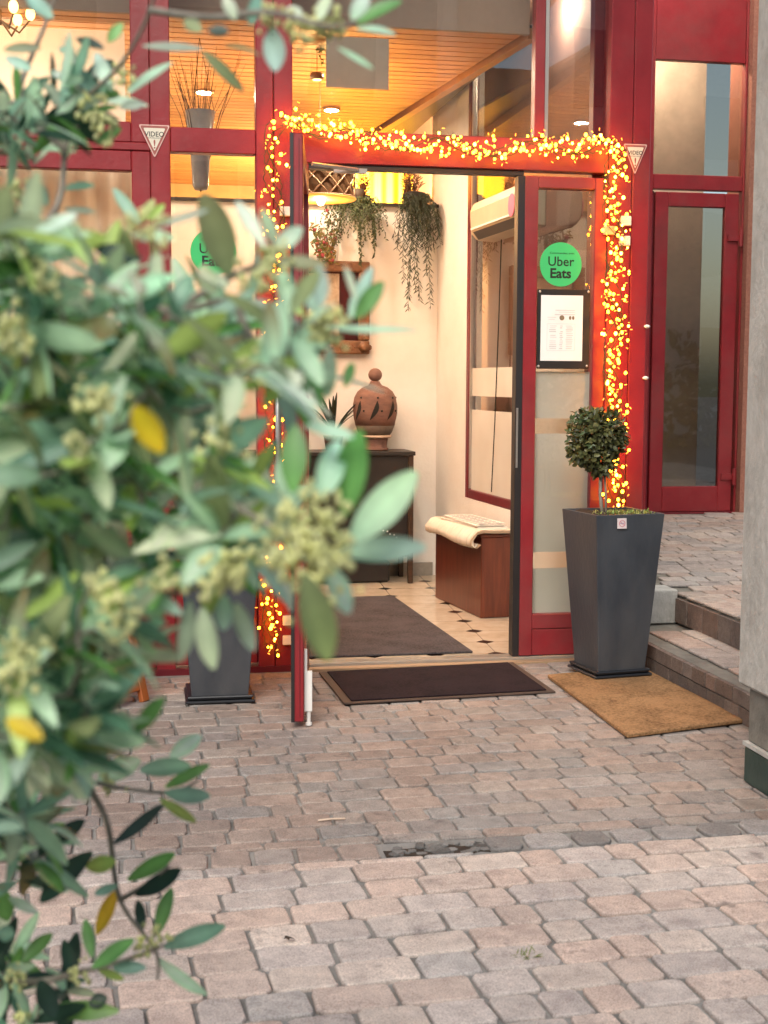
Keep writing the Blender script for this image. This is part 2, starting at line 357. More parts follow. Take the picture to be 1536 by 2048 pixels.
def tile_mat():
    m, nt, b = newmat('cream_floor_tiles'); L = nt.links.new
    mp = N(nt, 'ShaderNodeMapping'); mp.inputs['Scale'].default_value = (1 / 0.30, 1 / 0.30, 1); mp.inputs['Location'].default_value = (0.27, 0.15, 0); mp.inputs['Rotation'].default_value = (0, 0, R(4)); L(coords(nt), mp.inputs[0])
    sx = N(nt, 'ShaderNodeSeparateXYZ'); L(mp.outputs[0], sx.inputs[0])
    ds = []
    for ax in (0, 1):
        f = N(nt, 'ShaderNodeMath', operation='FRACT'); L(sx.outputs[ax], f.inputs[0])
        s_ = N(nt, 'ShaderNodeMath', operation='SUBTRACT'); s_.inputs[1].default_value = 0.5; L(f.outputs[0], s_.inputs[0])
        a = N(nt, 'ShaderNodeMath', operation='ABSOLUTE'); L(s_.outputs[0], a.inputs[0])
        k = N(nt, 'ShaderNodeMath', operation='SUBTRACT'); k.inputs[0].default_value = 0.5; L(a.outputs[0], k.inputs[1]); ds.append(k.outputs[0])
    sm = N(nt, 'ShaderNodeMath', operation='ADD'); L(ds[0], sm.inputs[0]); L(ds[1], sm.inputs[1])
    dia = N(nt, 'ShaderNodeMath', operation='LESS_THAN'); dia.inputs[1].default_value = 0.16; L(sm.outputs[0], dia.inputs[0])
    mn = N(nt, 'ShaderNodeMath', operation='MINIMUM'); L(ds[0], mn.inputs[0]); L(ds[1], mn.inputs[1])
    gr = N(nt, 'ShaderNodeMath', operation='LESS_THAN'); gr.inputs[1].default_value = 0.008; L(mn.outputs[0], gr.inputs[0])
    n = N(nt, 'ShaderNodeTexNoise', Scale=9, Detail=8, Roughness=0.7); L(coords(nt), n.inputs['Vector'])
    base = rampn(nt, n.outputs['Fac'], [(0.3, (0.48, 0.38, 0.27)), (0.7, (0.64, 0.54, 0.42))])
    m1 = N(nt, 'ShaderNodeMix', data_type='RGBA'); L(gr.outputs[0], m1.inputs[0]); L(base, m1.inputs[6]); m1.inputs[7].default_value = (0.26, 0.20, 0.15, 1)
    m2 = N(nt, 'ShaderNodeMix', data_type='RGBA'); L(dia.outputs[0], m2.inputs[0]); L(m1.outputs[2], m2.inputs[6]); m2.inputs[7].default_value = (0.018, 0.015, 0.013, 1)
    L(m2.outputs[2], b.inputs['Base Color']); b.inputs['Roughness'].default_value = 0.2
    return m
TILE = tile_mat()

# ------------------------------------------------------------------ text
def text_mb(txt, size, pos, xdir=(1, 0, 0), zdir=(0, 0, 1), align='CENTER', bold=0.0, sx=1.0):
    cu = bpy.data.curves.new('lettering', 'FONT'); cu.body = txt; cu.size = size; cu.align_x = align; cu.align_y = 'CENTER'; cu.offset = bold; cu.resolution_u = 3
    ob = bpy.data.objects.new('lettering', cu); COL.objects.link(ob)
    dg = bpy.context.evaluated_depsgraph_get(); dg.update()
    me = ob.evaluated_get(dg).to_mesh()
    X = Vector(xdir); Z = Vector(zdir); mb = MB()
    mb.add([Vector(pos) + X * (v.co.x * sx) + Z * v.co.y for v in me.vertices], [tuple(p.vertices) for p in me.polygons])
    ob.evaluated_get(dg).to_mesh_clear()
    bpy.data.objects.remove(ob); bpy.data.curves.remove(cu)
    return mb

#SECTION_GROUND
# ------------------------------------------------------------------ ground and paving
g = MB(); g.box(-120, 120, -160, 120, -0.20, -0.05); struct('ground', g, ASPH)
g = MB(); g.box(-9, 9, -9, 0.06, -0.05, -0.009); struct('pavement_bed', g, JOINT)

PAL = [(0.45, 0.35, 0.30), (0.44, 0.335, 0.285), (0.46, 0.375, 0.325), (0.41, 0.345, 0.31), (0.40, 0.335, 0.305), (0.46, 0.345, 0.29), (0.43, 0.36, 0.325)]
def paver(mb, cx, cy, lx, ly, ang, z0, col, zj=0.0, rr=0.018, h=0.011, plane=None, ylo=None, yhi=None):
    pts = []
    n = 3
    hx, hy = lx / 2, ly / 2
    rr = min(rr, hx * 0.6, hy * 0.6)
    for qx, qy, a0 in ((1, 1, 0), (-1, 1, 90), (-1, -1, 180), (1, -1, 270)):
        for k in range(n + 1):
            a = R(a0 + 90 * k / n)
            pts.append((qx * (hx - rr) + rr * math.cos(a), qy * (hy - rr) + rr * math.sin(a)))
    m = len(pts)
    jit = [(rnd.uniform(-.0028, .0028), rnd.uniform(-.0028, .0028)) for _ in range(m)]
    tx, ty = rnd.uniform(-.02, .02), rnd.uniform(-.02, .02)
    ca, sa = math.cos(ang), math.sin(ang)
    vs = []; cs = []
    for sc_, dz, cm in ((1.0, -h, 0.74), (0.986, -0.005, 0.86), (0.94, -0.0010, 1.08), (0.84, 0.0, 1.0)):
        for i, (x, y) in enumerate(pts):
            kx = (hx - (1 - sc_) * min(hx, hy)) / hx; ky = (hy - (1 - sc_) * min(hx, hy)) / hy
            x_ = x * kx + jit[i][0]; y_ = y * ky + jit[i][1]
            wx = cx + x_ * ca - y_ * sa; wy = cy + x_ * sa + y_ * ca
            if yhi is not None: wy = min(wy, yhi - (0.0025 if dz < -.003 else 0.006))
            if ylo is not None: wy = max(wy, ylo + (0.0025 if dz < -.003 else 0.006))
            z = z0 + zj + dz + x_ * tx + y_ * ty
            if plane: z += plane(wx, wy)
            vs.append((wx, wy, z)); cs.append((col[0] * cm, col[1] * cm, col[2] * cm, 1))
    fs = []
    for k in range(3):
        for i in range(m):
            fs.append((k * m + i, k * m + (i + 1) % m, (k + 1) * m + (i + 1) % m, (k + 1) * m + i))
    fs.append(tuple(range(3 * m, 4 * m)))
    o = len(mb.v); mb.add(vs, fs); mb.c[o:] = cs
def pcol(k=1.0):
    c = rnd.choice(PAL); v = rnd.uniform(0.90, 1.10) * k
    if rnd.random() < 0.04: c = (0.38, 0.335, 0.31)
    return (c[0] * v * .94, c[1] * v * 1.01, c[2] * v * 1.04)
def field(mb, x0, x1, y0, y1, ang, row, lens, inside, z=0.0, shade=lambda x, y: 1.0, gapx=0.0075, gapy=0.0048, plane=None, ylo=None, yhi=None):
    ca, sa = math.cos(ang), math.sin(ang); ox, oy = (x0 + x1) / 2, (y0 + y1) / 2
    W = (x1 - x0) * 0.75 + 0.6; Hh = (y1 - y0) * 0.75 + 0.6
    v = -Hh
    while v < Hh:
        u = -W - rnd.random() * 0.2
        while u < W:
            l = rnd.choice(lens) * rnd.uniform(0.97, 1.03)
            cu, cv = u + l / 2, v + row / 2 + 0.006 * math.sin(u * 2.1 + v * 3)
            wx, wy = ox + cu * ca - cv * sa, oy + cu * sa + cv * ca
            if inside(wx, wy):
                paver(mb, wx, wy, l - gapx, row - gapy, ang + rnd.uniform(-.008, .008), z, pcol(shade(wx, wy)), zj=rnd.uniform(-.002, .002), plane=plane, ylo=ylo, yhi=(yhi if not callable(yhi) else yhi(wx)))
            u += l
        v += row
p1 = MB()
def shN(x, y): return 0.80 if x < 1.4 else 0.80 - 0.16 * min(1, (x - 1.4) / 0.6) * (1 if y < -1.4 else 0.3)  # darker tone puts overhang shade into the colour; right side also carries dirt
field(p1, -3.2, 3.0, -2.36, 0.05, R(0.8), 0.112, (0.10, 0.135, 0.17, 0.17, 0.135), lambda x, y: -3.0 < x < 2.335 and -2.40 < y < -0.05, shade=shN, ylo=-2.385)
field(p1, -3.2, 3.4, -5.4, -2.5, R(3.2), 0.122, (0.105, 0.145, 0.185, 0.185, 0.145), lambda x, y: -3.0 < x < 3.2 and -5.3 < y < -2.465, shade=lambda x, y: 1.3, yhi=-2.512)  # brightness of the open foreground put into the paver colour
x = 0.98
while x < 3.2:                                   # the grey setts of the drain line
    l = rnd.uniform(0.115, 0.15); k = rnd.uniform(0.55, 1.15)
    paver(p1, x + l / 2, -2.450 + rnd.uniform(-.003, .003), l - .016, 0.112, R(rnd.uniform(-1.5, 1.5)), 0.002, (0.33 * k, 0.315 * k, 0.305 * k), rr=0.03)
    x += l
x = 0.68
while x > -3.0:
    l = rnd.choice((0.12, 0.16)); paver(p1, x - l / 2, -2.4485, l - .009, 0.118, 0, 0, pcol(0.95)); x -= l
for k in range(30):
    s_ = rnd.uniform(.008, .04) * (1.6 if k < 4 else 1); v_ = rnd.uniform(.08, .26); paver(p1, rnd.uniform(.71, .99), -2.455 + rnd.uniform(-.04, .035), s_ * 1.5, s_, R(rnd.uniform(0, 90)), rnd.uniform(-.006, -.001), (v_, v_, v_ * .97), rr=0.02)
hb = MB(); hb.prism([(.69 + .30 * (k / 12), -2.505 + rnd.uniform(0, .018), -.0088) for k in range(13)] + [(.99 - .30 * (k / 12), -2.40 - rnd.uniform(.002, .030) - .03 * abs(k / 6 - 1), -.0088) for k in range(13)], (0, 0, .0026)); struct('soil_patch', hb, SOIL)
struct('paving', p1, PAVER)

# raised landing with two steps to the side entrance
def land(x, y): return max(0.0, (y - 0.15)) * 0.034
st = MB()
st.box(2.345, 2.66, -2.6, 0.13, -0.05, 0.128)
st.prism([(2.662, -2.6, -0.05), (2.662, -2.6, 0.268), (2.662, 0.15, 0.268), (2.662, 3.3, 0.268 + land(0, 3.3)), (2.662, 3.3, -0.05)], (3.4, 0, 0))
st.prism([(2.42, 0.32, -0.05), (2.42, 0.32, 0.27), (2.42, 3.3, 0.268 + land(0, 3.3)), (2.42, 3.3, -0.05)], (0.242, 0, 0))
stp = struct('steps_and_landing', st, CONCD)
lp = MB()
field(lp, 2.4, 6.0, 0.2, 3.25, R(-6), 0.125, (0.13, 0.17, 0.20), lambda x, y: 2.75 < x < 6 and -2.5 < y < 3.05, z=0.282, plane=land, shade=lambda x, y: 1.0)
field(lp, 2.2, 2.8, -2.6, 0.1, R(90), 0.15, (0.17, 0.2, 0.23), lambda x, y: 2.40 < x < 2.66 and -2.6 < y < 0.06, z=0.142, shade=lambda x, y: .95)
# edging stones and riser setts
y = -2.5
while y < 0.1:
    l = rnd.uniform(0.14, 0.20)
    paver(lp, 2.725, y + l / 2, 0.14, l - .008, 0, 0.284, pcol(1.0)); y += l
struct('landing_paving', lp, PAVER)
rz = MB()
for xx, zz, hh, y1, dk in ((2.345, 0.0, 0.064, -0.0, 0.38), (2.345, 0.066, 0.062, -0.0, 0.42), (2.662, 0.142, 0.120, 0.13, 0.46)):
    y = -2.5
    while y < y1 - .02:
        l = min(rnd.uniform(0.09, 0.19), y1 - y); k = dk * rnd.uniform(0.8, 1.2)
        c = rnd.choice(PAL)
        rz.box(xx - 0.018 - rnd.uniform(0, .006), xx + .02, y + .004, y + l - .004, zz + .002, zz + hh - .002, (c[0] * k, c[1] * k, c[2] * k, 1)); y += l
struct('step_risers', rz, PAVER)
pb = MB(); pb.box(2.425, 2.475, 0.10, 0.30, 0.0, 0.40); pb.box(2.478, 2.658, 0.135, 0.31, 0.13, 0.30)
solo('concrete_plinth', pb, CONC, 'small grey concrete plinth at the end of the steps beside the tall planter', 'plinth', bevel=0.006)

# mats
def mat_thing(name, quad, h, mat, label, rim=None, rw=0.03, z=0.0):
    c = Vector((sum(p[0] for p in quad) / 4, sum(p[1] for p in quad) / 4, 0))
    if rim:
        t = thing(name, label, 'doormat', (c.x, c.y, z))
        a = MB(); a.prism([(p[0], p[1], z) for p in quad], (0, 0, h * 0.6)); part('rim', a, rim, t, bevel=0.002)
        q = [c + (Vector((p[0], p[1], 0)) - c) * Matrix.Diagonal((1, 1, 1)) if False else (c + (Vector((p[0], p[1], 0)) - c).normalized() * ((Vector((p[0], p[1], 0)) - c).length - rw * 1.35)) for p in quad]
        b = MB(); b.prism([(p.x, p.y, z + h * 0.6 + .0005) for p in q], (0, 0, h * 0.5)); part('pile', b, mat, t, bevel=0.002)
    else:
        b = MB(); b.prism([(p[0], p[1], z) for p in quad], (0, 0, h)); solo(name, b, mat, label, 'doormat', bevel=0.003)
mat_thing('doormat', [(0.845, -0.75), (1.765, -0.69), (1.755, -0.075), (0.825, -0.14)], 0.012, MATOUT, 'dark brown rubber edged doormat lying on the pavers in front of the threshold', MATRIM, z=0.004)
mat_thing('doormat', [(1.80, -1.44), (2.335, -1.30), (2.30, -0.30), (1.82, -0.40)], 0.016, COIR, 'tan coir doormat lying beside the steps in front of the tall planter', z=0.004)
mat_thing('doormat', [(0.66, 0.16), (1.62, 0.16), (1.565, 1.90), (0.66, 1.90)], 0.010, MATIN, 'grey brown entrance carpet lying on the tiles inside the door', z=0.012)

#SECTION_FACADE
# ------------------------------------------------------------------ shopfront
sf = thing('shopfront', 'dark red aluminium restaurant shopfront with tall glazed panes around an open doorway', 'shopfront', (0.9, 0.03, 0))
def bar(name, x0, x1, z0, z1, y0=0.0, y1=0.075, mat=RED, par=sf, bev=0.004):
    b = MB(); b.box(x0, x1, y0, y1, z0, z1); return part(name, b, mat, par, bevel=bev)
ZT = 3.7
bar('mullion', 0.1055, 0.19, 0.0, ZT, -0.004)
bar('mullion', 0.565, 0.6415, 0.0, ZT, -0.004)
bar('mullion', 0.6445, 0.727, 0.0, ZT, -0.006)
bar('mullion', 1.845, 1.893, 2.44, ZT, 0.004, 0.07)
b = MB(); b.box(1.894, 1.910, 0.01, 0.06, 2.44, ZT); part('glazing_bead', b, ALU, sf)
bar('mullion', 2.205, 2.3185, 0.0, ZT, -0.004, 0.10)
bar('mullion', 2.3215, 2.408, 0.0, ZT, -0.002, 0.10)
bar('mullion', -1.30, -1.22, 0.0, ZT, -0.004)
# left casements
for (xa, xb) in ((-1.2195, 0.1045), (-2.70, -1.3005)):
    for (za, zb) in ((0.78, 2.318), (2.352, ZT)):
        f = MB(); w = 0.082; w2 = 0.088
        f.box(xa, xa + w, 0.006, 0.07, za, zb); f.box(xb - w, xb, 0.006, 0.07, za, zb)
        f.box(xa + w, xb - w, 0.006, 0.07, za, za + w2); f.box(xa + w, xb - w, 0.006, 0.07, zb - w2, zb)
        o = part('casement_frame', f, RED, sf, bevel=0.005)
        q = MB(); q.box(xa + w - .01, xb - w + .01, 0.036, 0.042, za + w2 - .01, zb - w2 + .01)
        pn = part('window_pane', q, GLASS, sf)
    bar('transom', xa, xb, 2.318, 2.352, 0.0, 0.074)
    bar('lower_panel', xa, xb, 0.02, 0.779, 0.012, 0.07)
# sidelight
bar('transom', 0.1905, 0.5645, 2.318, 2.425, 0.002)
bar('transom', 0.1905, 0.5645, 0.78, 0.86, 0.002)
bar('lower_panel', 0.1905, 0.5645, 0.03, 0.779, 0.014, 0.07)
for (xa, xb, za, zb) in ((0.185, 0.57, 2.42, ZT), (0.185, 0.57, 0.855, 2.323)):
    q = MB(); q.box(xa, xb, 0.036, 0.042, za, zb); part('window_pane', q, GLASS, sf)
bar('fascia_panel', -2.7, 2.408, 3.702, 5.4, 0.01, 0.09)
# door frame, header, transom glass over the door
bar('door_jamb', 0.7285, 0.80, 0.02, 2.29, 0.004)
bar('door_head', 0.7285, 2.204, 2.29, 2.435, 0.0, 0.08)
b = MB(); b.box(0.801, 1.80, 0.012, 0.07, 2.268, 2.289); part('door_seal', b, RUBBER, sf)
for (xa, xb) in ((0.72, 1.85), (1.905, 2.21)):
    q = MB(); q.box(xa, xb, 0.036, 0.042, 2.43, ZT); part('window_pane', q, GLASS, sf)
# fixed leaf
fl = MB(); fl.box(1.805, 1.868, 0.0, 0.062, 0.022, 2.266); fl.box(2.142, 2.203, 0.0, 0.062, 0.022, 2.266); fl.box(1.868, 2.142, 0.0, 0.062, 2.212, 2.266)
fl.box(1.868, 2.142, 0.0, 0.062, 0.15, 0.222); fl.box(1.868, 2.142, 0.004, 0.058, 0.022, 0.147)
fo = part('fixed_door_leaf', fl, RED, sf, bevel=0.004)
b = MB(); b.box(1.772, 1.8045, 0.006, 0.066, 0.022, 2.266); part('edge_seal', b, RUBBER, fo)
b = MB(); b.box(1.776, 1.784, -0.002, 0.006, 0.92, 1.20); part('lock_plate', b, ALU, fo)
q = MB(); q.box(1.86, 2.15, 0.028, 0.034, 0.215, 2.22); part('pane', q, GLASS, fo)
q = MB()
for za, zb in ((0.222, 0.437), (0.515, 1.078), (1.150, 1.37)): q.box(1.868, 2.142, 0.0345, 0.036, za, zb)
part('frosted_film', q, FROST, fo)
# open door leaf: hinged on the left jamb and swung out towards the street
hx, hy = 0.772, -0.03
ddir = (Vector((0.612, -1.085, 0)) - Vector((hx, hy, 0))).normalized(); dn = Vector((-ddir.y, ddir.x, 0)); DW = 1.06
dm = Matrix((ddir, dn, Vector((0, 0, 1)))).transposed()
def dp(u, w, z): return Vector((hx, hy, 0)) + ddir * u + dn * w + Vector((0, 0, z))
def dbox(mb, u0, u1, w0, w1, z0, z1): mb.obox(dp((u0 + u1) / 2, (w0 + w1) / 2, (z0 + z1) / 2), ((u1 - u0) / 2, (w1 - w0) / 2, (z1 - z0) / 2), dm)
d = MB(); dz0, dz1 = 0.025, 2.225
for u0, u1, z0, z1 in ((0, 0.085, dz0, dz1), (DW - 0.085, DW, dz0, dz1), (0.085, DW - 0.085, dz1 - 0.09, dz1), (0.085, DW - 0.085, dz0, dz0 + 0.20)): dbox(d, u0, u1, -0.024, 0.024, z0, z1)
dl = part('door_leaf', d, RED, sf, bevel=0.004)
d = MB(); dbox(d, 0.08, DW - 0.08, -0.003, 0.003, dz0 + .19, dz1 - .08); part('pane', d, GLASS, dl)
d = MB(); dbox(d, DW + 0.0005, DW + 0.004, -0.024, -0.011, dz0, dz1); part('edge_seal', d, RUBBER, dl)
d = MB(); dbox(d, DW + 0.0005, DW + 0.003, 0.008, 0.0105, dz0 + .02, dz1 - .02); dbox(d, DW + 0.0005, DW + 0.006, -0.010, 0.006, 0.95, 1.2); part('edge_groove', d, REDIN, dl)
d = MB(); dbox(d, DW - 0.05, DW - 0.028, 0.026, 0.055, 0.06, 0.215); dbox(d, DW - 0.046, DW - 0.030, 0.026, 0.036, 0.215, 0.30)
d.tube([dp(DW - 0.04, 0.042, 0.06), dp(DW - 0.04, 0.042, 0.012)], 0.008, 8); d.tube([dp(DW - 0.04, 0.042, 0.014), dp(DW - 0.04, 0.042, 0.004)], 0.013, 10)
part('door_stop', d, WHITEP, dl, bevel=0.0)
d = MB(); d.tube([Vector((0.80, -0.11, 2.268)), Vector((0.92, -0.07, 2.264)), Vector((1.02, -0.02, 2.262))], 0.009, 6); d.obox(Vector((0.985, -0.014, 2.258)), (0.075, 0.010, 0.011))
part('door_closer_arm', d, ALU, dl)
d = MB(); d.tube([dp(0.93, -0.03, 0.8), dp(0.93, -0.075, 0.8), dp(0.93, -0.075, 1.3), dp(0.93, -0.03, 1.3)], 0.012, 8); part('handle', d, ALU, dl, smooth=True)
# threshold
t = MB(); t.box(0.72, 2.2, -0.055, -0.002, -0.012, 0.006); part('threshold', t, BRASSY, sf, bevel=0.002)
t = MB(); t.box(0.80, 2.2, 0.0, 0.09, -0.012, 0.019); part('threshold', t, ALU, sf, bevel=0.003)
t = MB(); t.box(-2.7, 0.72, -0.02, 0.075, -0.02, 0.018); part('sill', t, REDIN, sf)

# ------------------------------------------------------------------ side entrance on the landing
YD = 3.12
se = thing('side_entrance', 'crimson framed side entrance on the raised landing with a narrow glazed door', 'entrance', (4.05, YD + .03, 0.38))
def sbar(name, x0, x1, z0, z1, y0=0.0, y1=0.07, par=se, mat=RED):
    b = MB(); b.box(x0, x1, YD + y0, YD + y1, z0, z1); return part(name, b, mat, par, bevel=0.005)
sbar('jamb', 3.40, 3.665, 0.36, 5.4, 0.0); sbar('jamb', 4.345, 4.362, 0.36, 5.4, 0.0)
sbar('transom', 3.6655, 4.3445, 2.69, 2.795, 0.004)
sbar('head_panel', 3.6655, 4.3445, 3.585, 5.4, 0.01)
q = MB(); q.box(3.655, 4.355, YD + .035, YD + .041, 2.79, 3.59); part('window_pane', q, GLASSD, se)
f = MB(); x0, x1, z0, z1 = 3.69, 4.325, 0.385, 2.672
f.box(x0, x0 + .10, YD + .008, YD + .06, z0, z1); f.box(x1 - .105, x1, YD + .008, YD + .06, z0, z1)
f.box(x0 + .10, x1 - .105, YD + .008, YD + .06, z1 - .10, z1); f.box(x0 + .10, x1 - .105, YD + .008, YD + .06, z0, z0 + .185)
sd = part('door', f, RED, se, bevel=0.005)
q = MB(); q.box(x0 + .09, x1 - .095, YD + .03, YD + .036, z0 + .18, z1 - .09); part('pane', q, GLASSD, sd)
for zz in (2.36, 0.64):
    h = MB(); h.tube([(4.335, YD - .015, zz - .06), (4.335, YD - .015, zz + .06)], 0.016, 8); h.box(4.24, 4.33, YD - .008, YD + .006, zz - .022, zz + .022); part('hinge', h, RED, sd)
sbar('door_rebate', 3.667, 3.687, 0.385, 2.68, 0.03, 0.06, mat=REDIN)
sbar('sill', 3.667, 4.343, 0.36, 0.383, 0.0, 0.07, mat=REDIN)
w = MB(); w.box(4.3635, 5.2, YD - 0.06, YD + .3, 0.30, 5.4); solo('stucco_wall', w, STUCCO, 'pink roughcast wall beside the side entrance door', 'wall')
w = MB(); w.box(2.395, 2.41, 0.10, 3.4, 0.0, 5.4); solo('return_wall', w, DARKWALL, 'brown return wall hidden behind the right end of the shopfront', 'wall')
cl_ = thing('ceiling_spotlight', 'added spotlight brightening the corridor behind the side entrance glass', 'spotlight', (3.9, YD + .4, 4.0))  # added light source, lifts the tone seen through the side door glass
b = MB(); b.lathe((3.9, YD + .4, 0), [(.05, 4.0), (.06, 4.0), (.06, 4.03)], 18); part('rim', b, ALU, cl_, smooth=True)
LATE = [lambda: lamp_light('spot_light', (3.9, YD + .4, 3.9), 105, (1.0, .88, .72), .06, cl_)]
w = MB(); w.box(3.3, 4.44, YD + .9, YD + 1.0, 0.30, 4.4); w.box(3.3, 3.4, YD + .1, YD + .9, 0.3, 4.4); solo('corridor_wall', w, surf('grey_beige_wall', (0.50, 0.44, 0.36), rough=0.7), 'beige corridor wall behind the side entrance glass', 'wall')

# pillar and overhang
pl = thing('concrete_pillar', 'rough grey concrete pillar on a dark green base at the right of the paving', 'pillar', (2.2, -2.25, 0))
b = MB(); b.box(1.970, 2.45, -2.52, -1.985, 0.325, 5.4); part('shaft', b, CONC, pl, bevel=0.012)
b = MB(); b.box(2.000, 2.42, -2.48, -2.012, 0.135, 0.324); part('foot', b, CONCD, pl, bevel=0.008)
b = MB(); b.box(1.986, 2.43, -2.50, -2.006, 0.125, 0.138); part('ledge', b, CONC, pl)
b = MB(); b.box(1.990, 2.43, -2.49, -2.010, 0.0, 0.124); part('base', b, GREENB, pl, bevel=0.006)
b = MB(); b.box(-6, 9, -2.3, 6.1, 5.4, 5.8); solo('roof_overhang', b, surf('soffit_plaster', (0.62, 0.60, 0.57), rough=0.9), 'grey concrete overhang roofing the entrance above the pillar', 'overhang')

lo = thing('ceiling_lamp', 'round white lit ceiling lamp under the overhang above the side entrance', 'lamp', (3.25, 1.2, 5.3))
b = MB(); b.lathe((3.25, 1.2, 0), [(.17, 5.36), (.18, 5.37), (.18, 5.399)], 28); part('rim', b, ALU, lo, smooth=True)
b = MB(); b.lathe((3.25, 1.2, 0), [(.06, 5.30), (.13, 5.315), (.165, 5.345), (.168, 5.365)], 28); part('diffuser', b, emit('lamp_diffuser', (1.0, .95, .85), 14.0), lo, smooth=True)
LATE += [lambda: lamp_light('lamp_light', (3.25, 1.2, 5.22), 330, (1.0, .95, .88), .1, lo)]
#SECTION_INTERIOR
# ------------------------------------------------------------------ interior
def sw(y): return 2.165 - 0.048 * y          # line of the glazed side wall
b = MB(); b.box(-2.7, 2.4, 0.07, 6.0, -0.03, 0.010); struct('interior_floor', b, TILE)
iw = thing('interior_wall', 'white textured plaster wall facing the open doorway inside the entrance', 'wall', (0, 2.86, 0))
b = MB(); b.box(-2.7, sw(2.8), 2.80, 2.92, 0.01, 2.47); part('plaster', b, PLASTER, iw)
b = MB(); b.box(-2.7, sw(2.8) - .02, 2.785, 2.80, 0.01, 0.10); part('skirting', b, surf('grey_skirting', (0.34, 0.31, 0.27), rough=0.5, scale=30), iw)
b = MB(); b.box(-2.7, sw(2.8), 2.77, 2.95, 2.47, 2.49); part('ledge', b, BLACKW, iw)
b = MB(); b.prism([(sw(2.12), 2.12, 0.01), (sw(2.95), 2.95, 0.01), (sw(2.95) + .1, 2.95, 0.01), (sw(2.12) + .1, 2.12, 0.01)], (0, 0, 3.6)); part('side_pier', b, PLASTER, iw)
b = MB(); b.box(-2.8, -2.7, 0.07, 6.0, 0, 4.15); b.box(-2.7, 3.0, 5.9, 6.0, 0, 4.15); solo('back_wall', b, surf('ochre_wall', (0.55, 0.40, 0.22), (0.45, 0.31, 0.16), rough=0.8), 'ochre dining room wall far behind the ledge', 'wall')

# wood ceiling
wc = thing('wood_ceiling', 'orange pine plank ceiling behind the glass above the doorway', 'ceiling', (0.5, 2.5, 3.0))
def ce(y): return 1.90 - 0.105 * (y - 0.4)
b = MB(); y = 0.42
while y < 5.8:
    v = rnd.uniform(0.8, 1.15)
    b.prism([(-2.69, y, 3.0), (ce(y), y, 3.0), (ce(y + .085), y + .085, 3.0), (-2.69, y + .085, 3.0)], (0, 0, 0.02), (v, v * rnd.uniform(.95, 1.03), v, 1)); y += 0.098
part('planks', b, WOODC, wc)
b = MB(); b.box(-2.69, 1.95, 0.42, 5.8, 3.03, 3.05); part('backing', b, BLACKW, wc)
b = MB(); b.prism([(ce(.4) + .02, .38, 2.975), (ce(.4) + .07, .38, 2.975), (ce(5.8) + .07, 5.8, 2.975), (ce(5.8) + .02, 5.8, 2.975)], (0, 0, 0.05)); part('edge_trim', b, surf('trim_wood', (0.34, 0.15, 0.05), rough=0.4), wc)
b = MB(); b.box(-2.69, 1.92, 0.36, 0.39, 2.99, 3.9); part('fascia', b, DARKWALL, wc)
b = MB(); b.prism([(ce(.4) + .075, .38, 2.98), (ce(5.8) + .075, 5.8, 2.98), (2.39, 5.8, 2.98), (2.39, .38, 2.98)], (0, 0, 0.02)); 
b.v = [(x, y, z + .45) for x, y, z in b.v]; part('side_soffit', b, PINKWALL, wc)

# glazed side partition
gp = thing('glazed_partition', 'dark red framed glazed partition on the right side of the entrance', 'partition', (2.12, 1.1, 0))
def sbox(mb, y0, y1, z0, z1, t0=0.0, t1=0.05): mb.prism([(sw(y0) + t0, y0, z0), (sw(y0) + t1, y0, z0), (sw(y1) + t1, y1, z0), (sw(y1) + t0, y1, z0)], (0, 0, z1 - z0))
b = MB(); sbox(b, 2.06, 2.115, 0.60, 3.4); sbox(b, 0.10, 0.16, 0.60, 3.4); sbox(b, 0.16, 2.06, 0.60, 0.655); sbox(b, 1.9, 2.06, 2.25, 2.33, -.004, .04); part('frame', b, REDIN, gp, bevel=0.004)
b = MB(); sbox(b, 2.040, 2.058, 0.66, 3.4, 0.004, 0.03); part('glazing_bead', b, ALU, gp)
b = MB(); sbox(b, 0.16, 2.04, 0.655, 3.4, 0.02, 0.026); part('pane', b, GLASS, gp)
b = MB(); sbox(b, 0.16, 2.038, 0.656, 1.15, 0.016, 0.0195); sbox(b, 0.16, 2.038, 1.235, 1.405, 0.016, 0.0195); part('frosted_film', b, FROST, gp)
b = MB(); sbox(b, 0.10, 2.118, 0.01, 0.599, 0.0, 0.05); part('base_panel', b, PLASTER, gp)
b = MB(); b.box(2.33, 2.39, 0.12, 5.8, 0.01, 3.9); solo('side_room_wall', b, PINKWALL, 'pinkish wall seen through the glazed partition', 'wall')

# air conditioner on the partition
ac = thing('air_conditioner', 'ivory wall mounted air conditioner above the box of newspapers', 'air conditioner', (2.05, 1.3, 2.15))
prof = [(0.0, 0.02), (-0.11, 0.03), (-0.145, 0.07), (-0.152, 0.19), (-0.13, 0.24), (0.0, 0.25)]
y0, y1 = 0.70, 1.55
def acm(ya, yb, pr): 
    m = MB(); m.prism([(sw(ya) - .006 + px_, ya, 2.10 + pz) for px_, pz in pr], (sw(yb) - sw(ya), yb - ya, 0)); return m
part('casing', acm(y0, y1, prof), CREAMP, ac, bevel=0.008)
part('air_slot', acm(y0 + .06, y1 - .06, [(-0.112, 0.032), (-0.146, 0.068), (-0.150, 0.070), (-0.116, 0.028)]), BLACKW, ac)
part('flap', acm(y0 + .03, y1 - .03, [(-0.147, 0.085), (-0.154, 0.085), (-0.155, 0.095), (-0.148, 0.095)]), WHITEP, ac)
b = MB(); b.lathe((0, 0, 0), [(0.06, 0), (0.06, .004)], 20); b.v = [(sw(.78) - .165 - z, 0.78 + x, 2.235 + y) for x, y, z in b.v]; part('sticker', b, surf('pink_reflection', (0.75, 0.16, 0.28), rough=.6), ac)  # pink disc puts a sign light's reflection on the casing
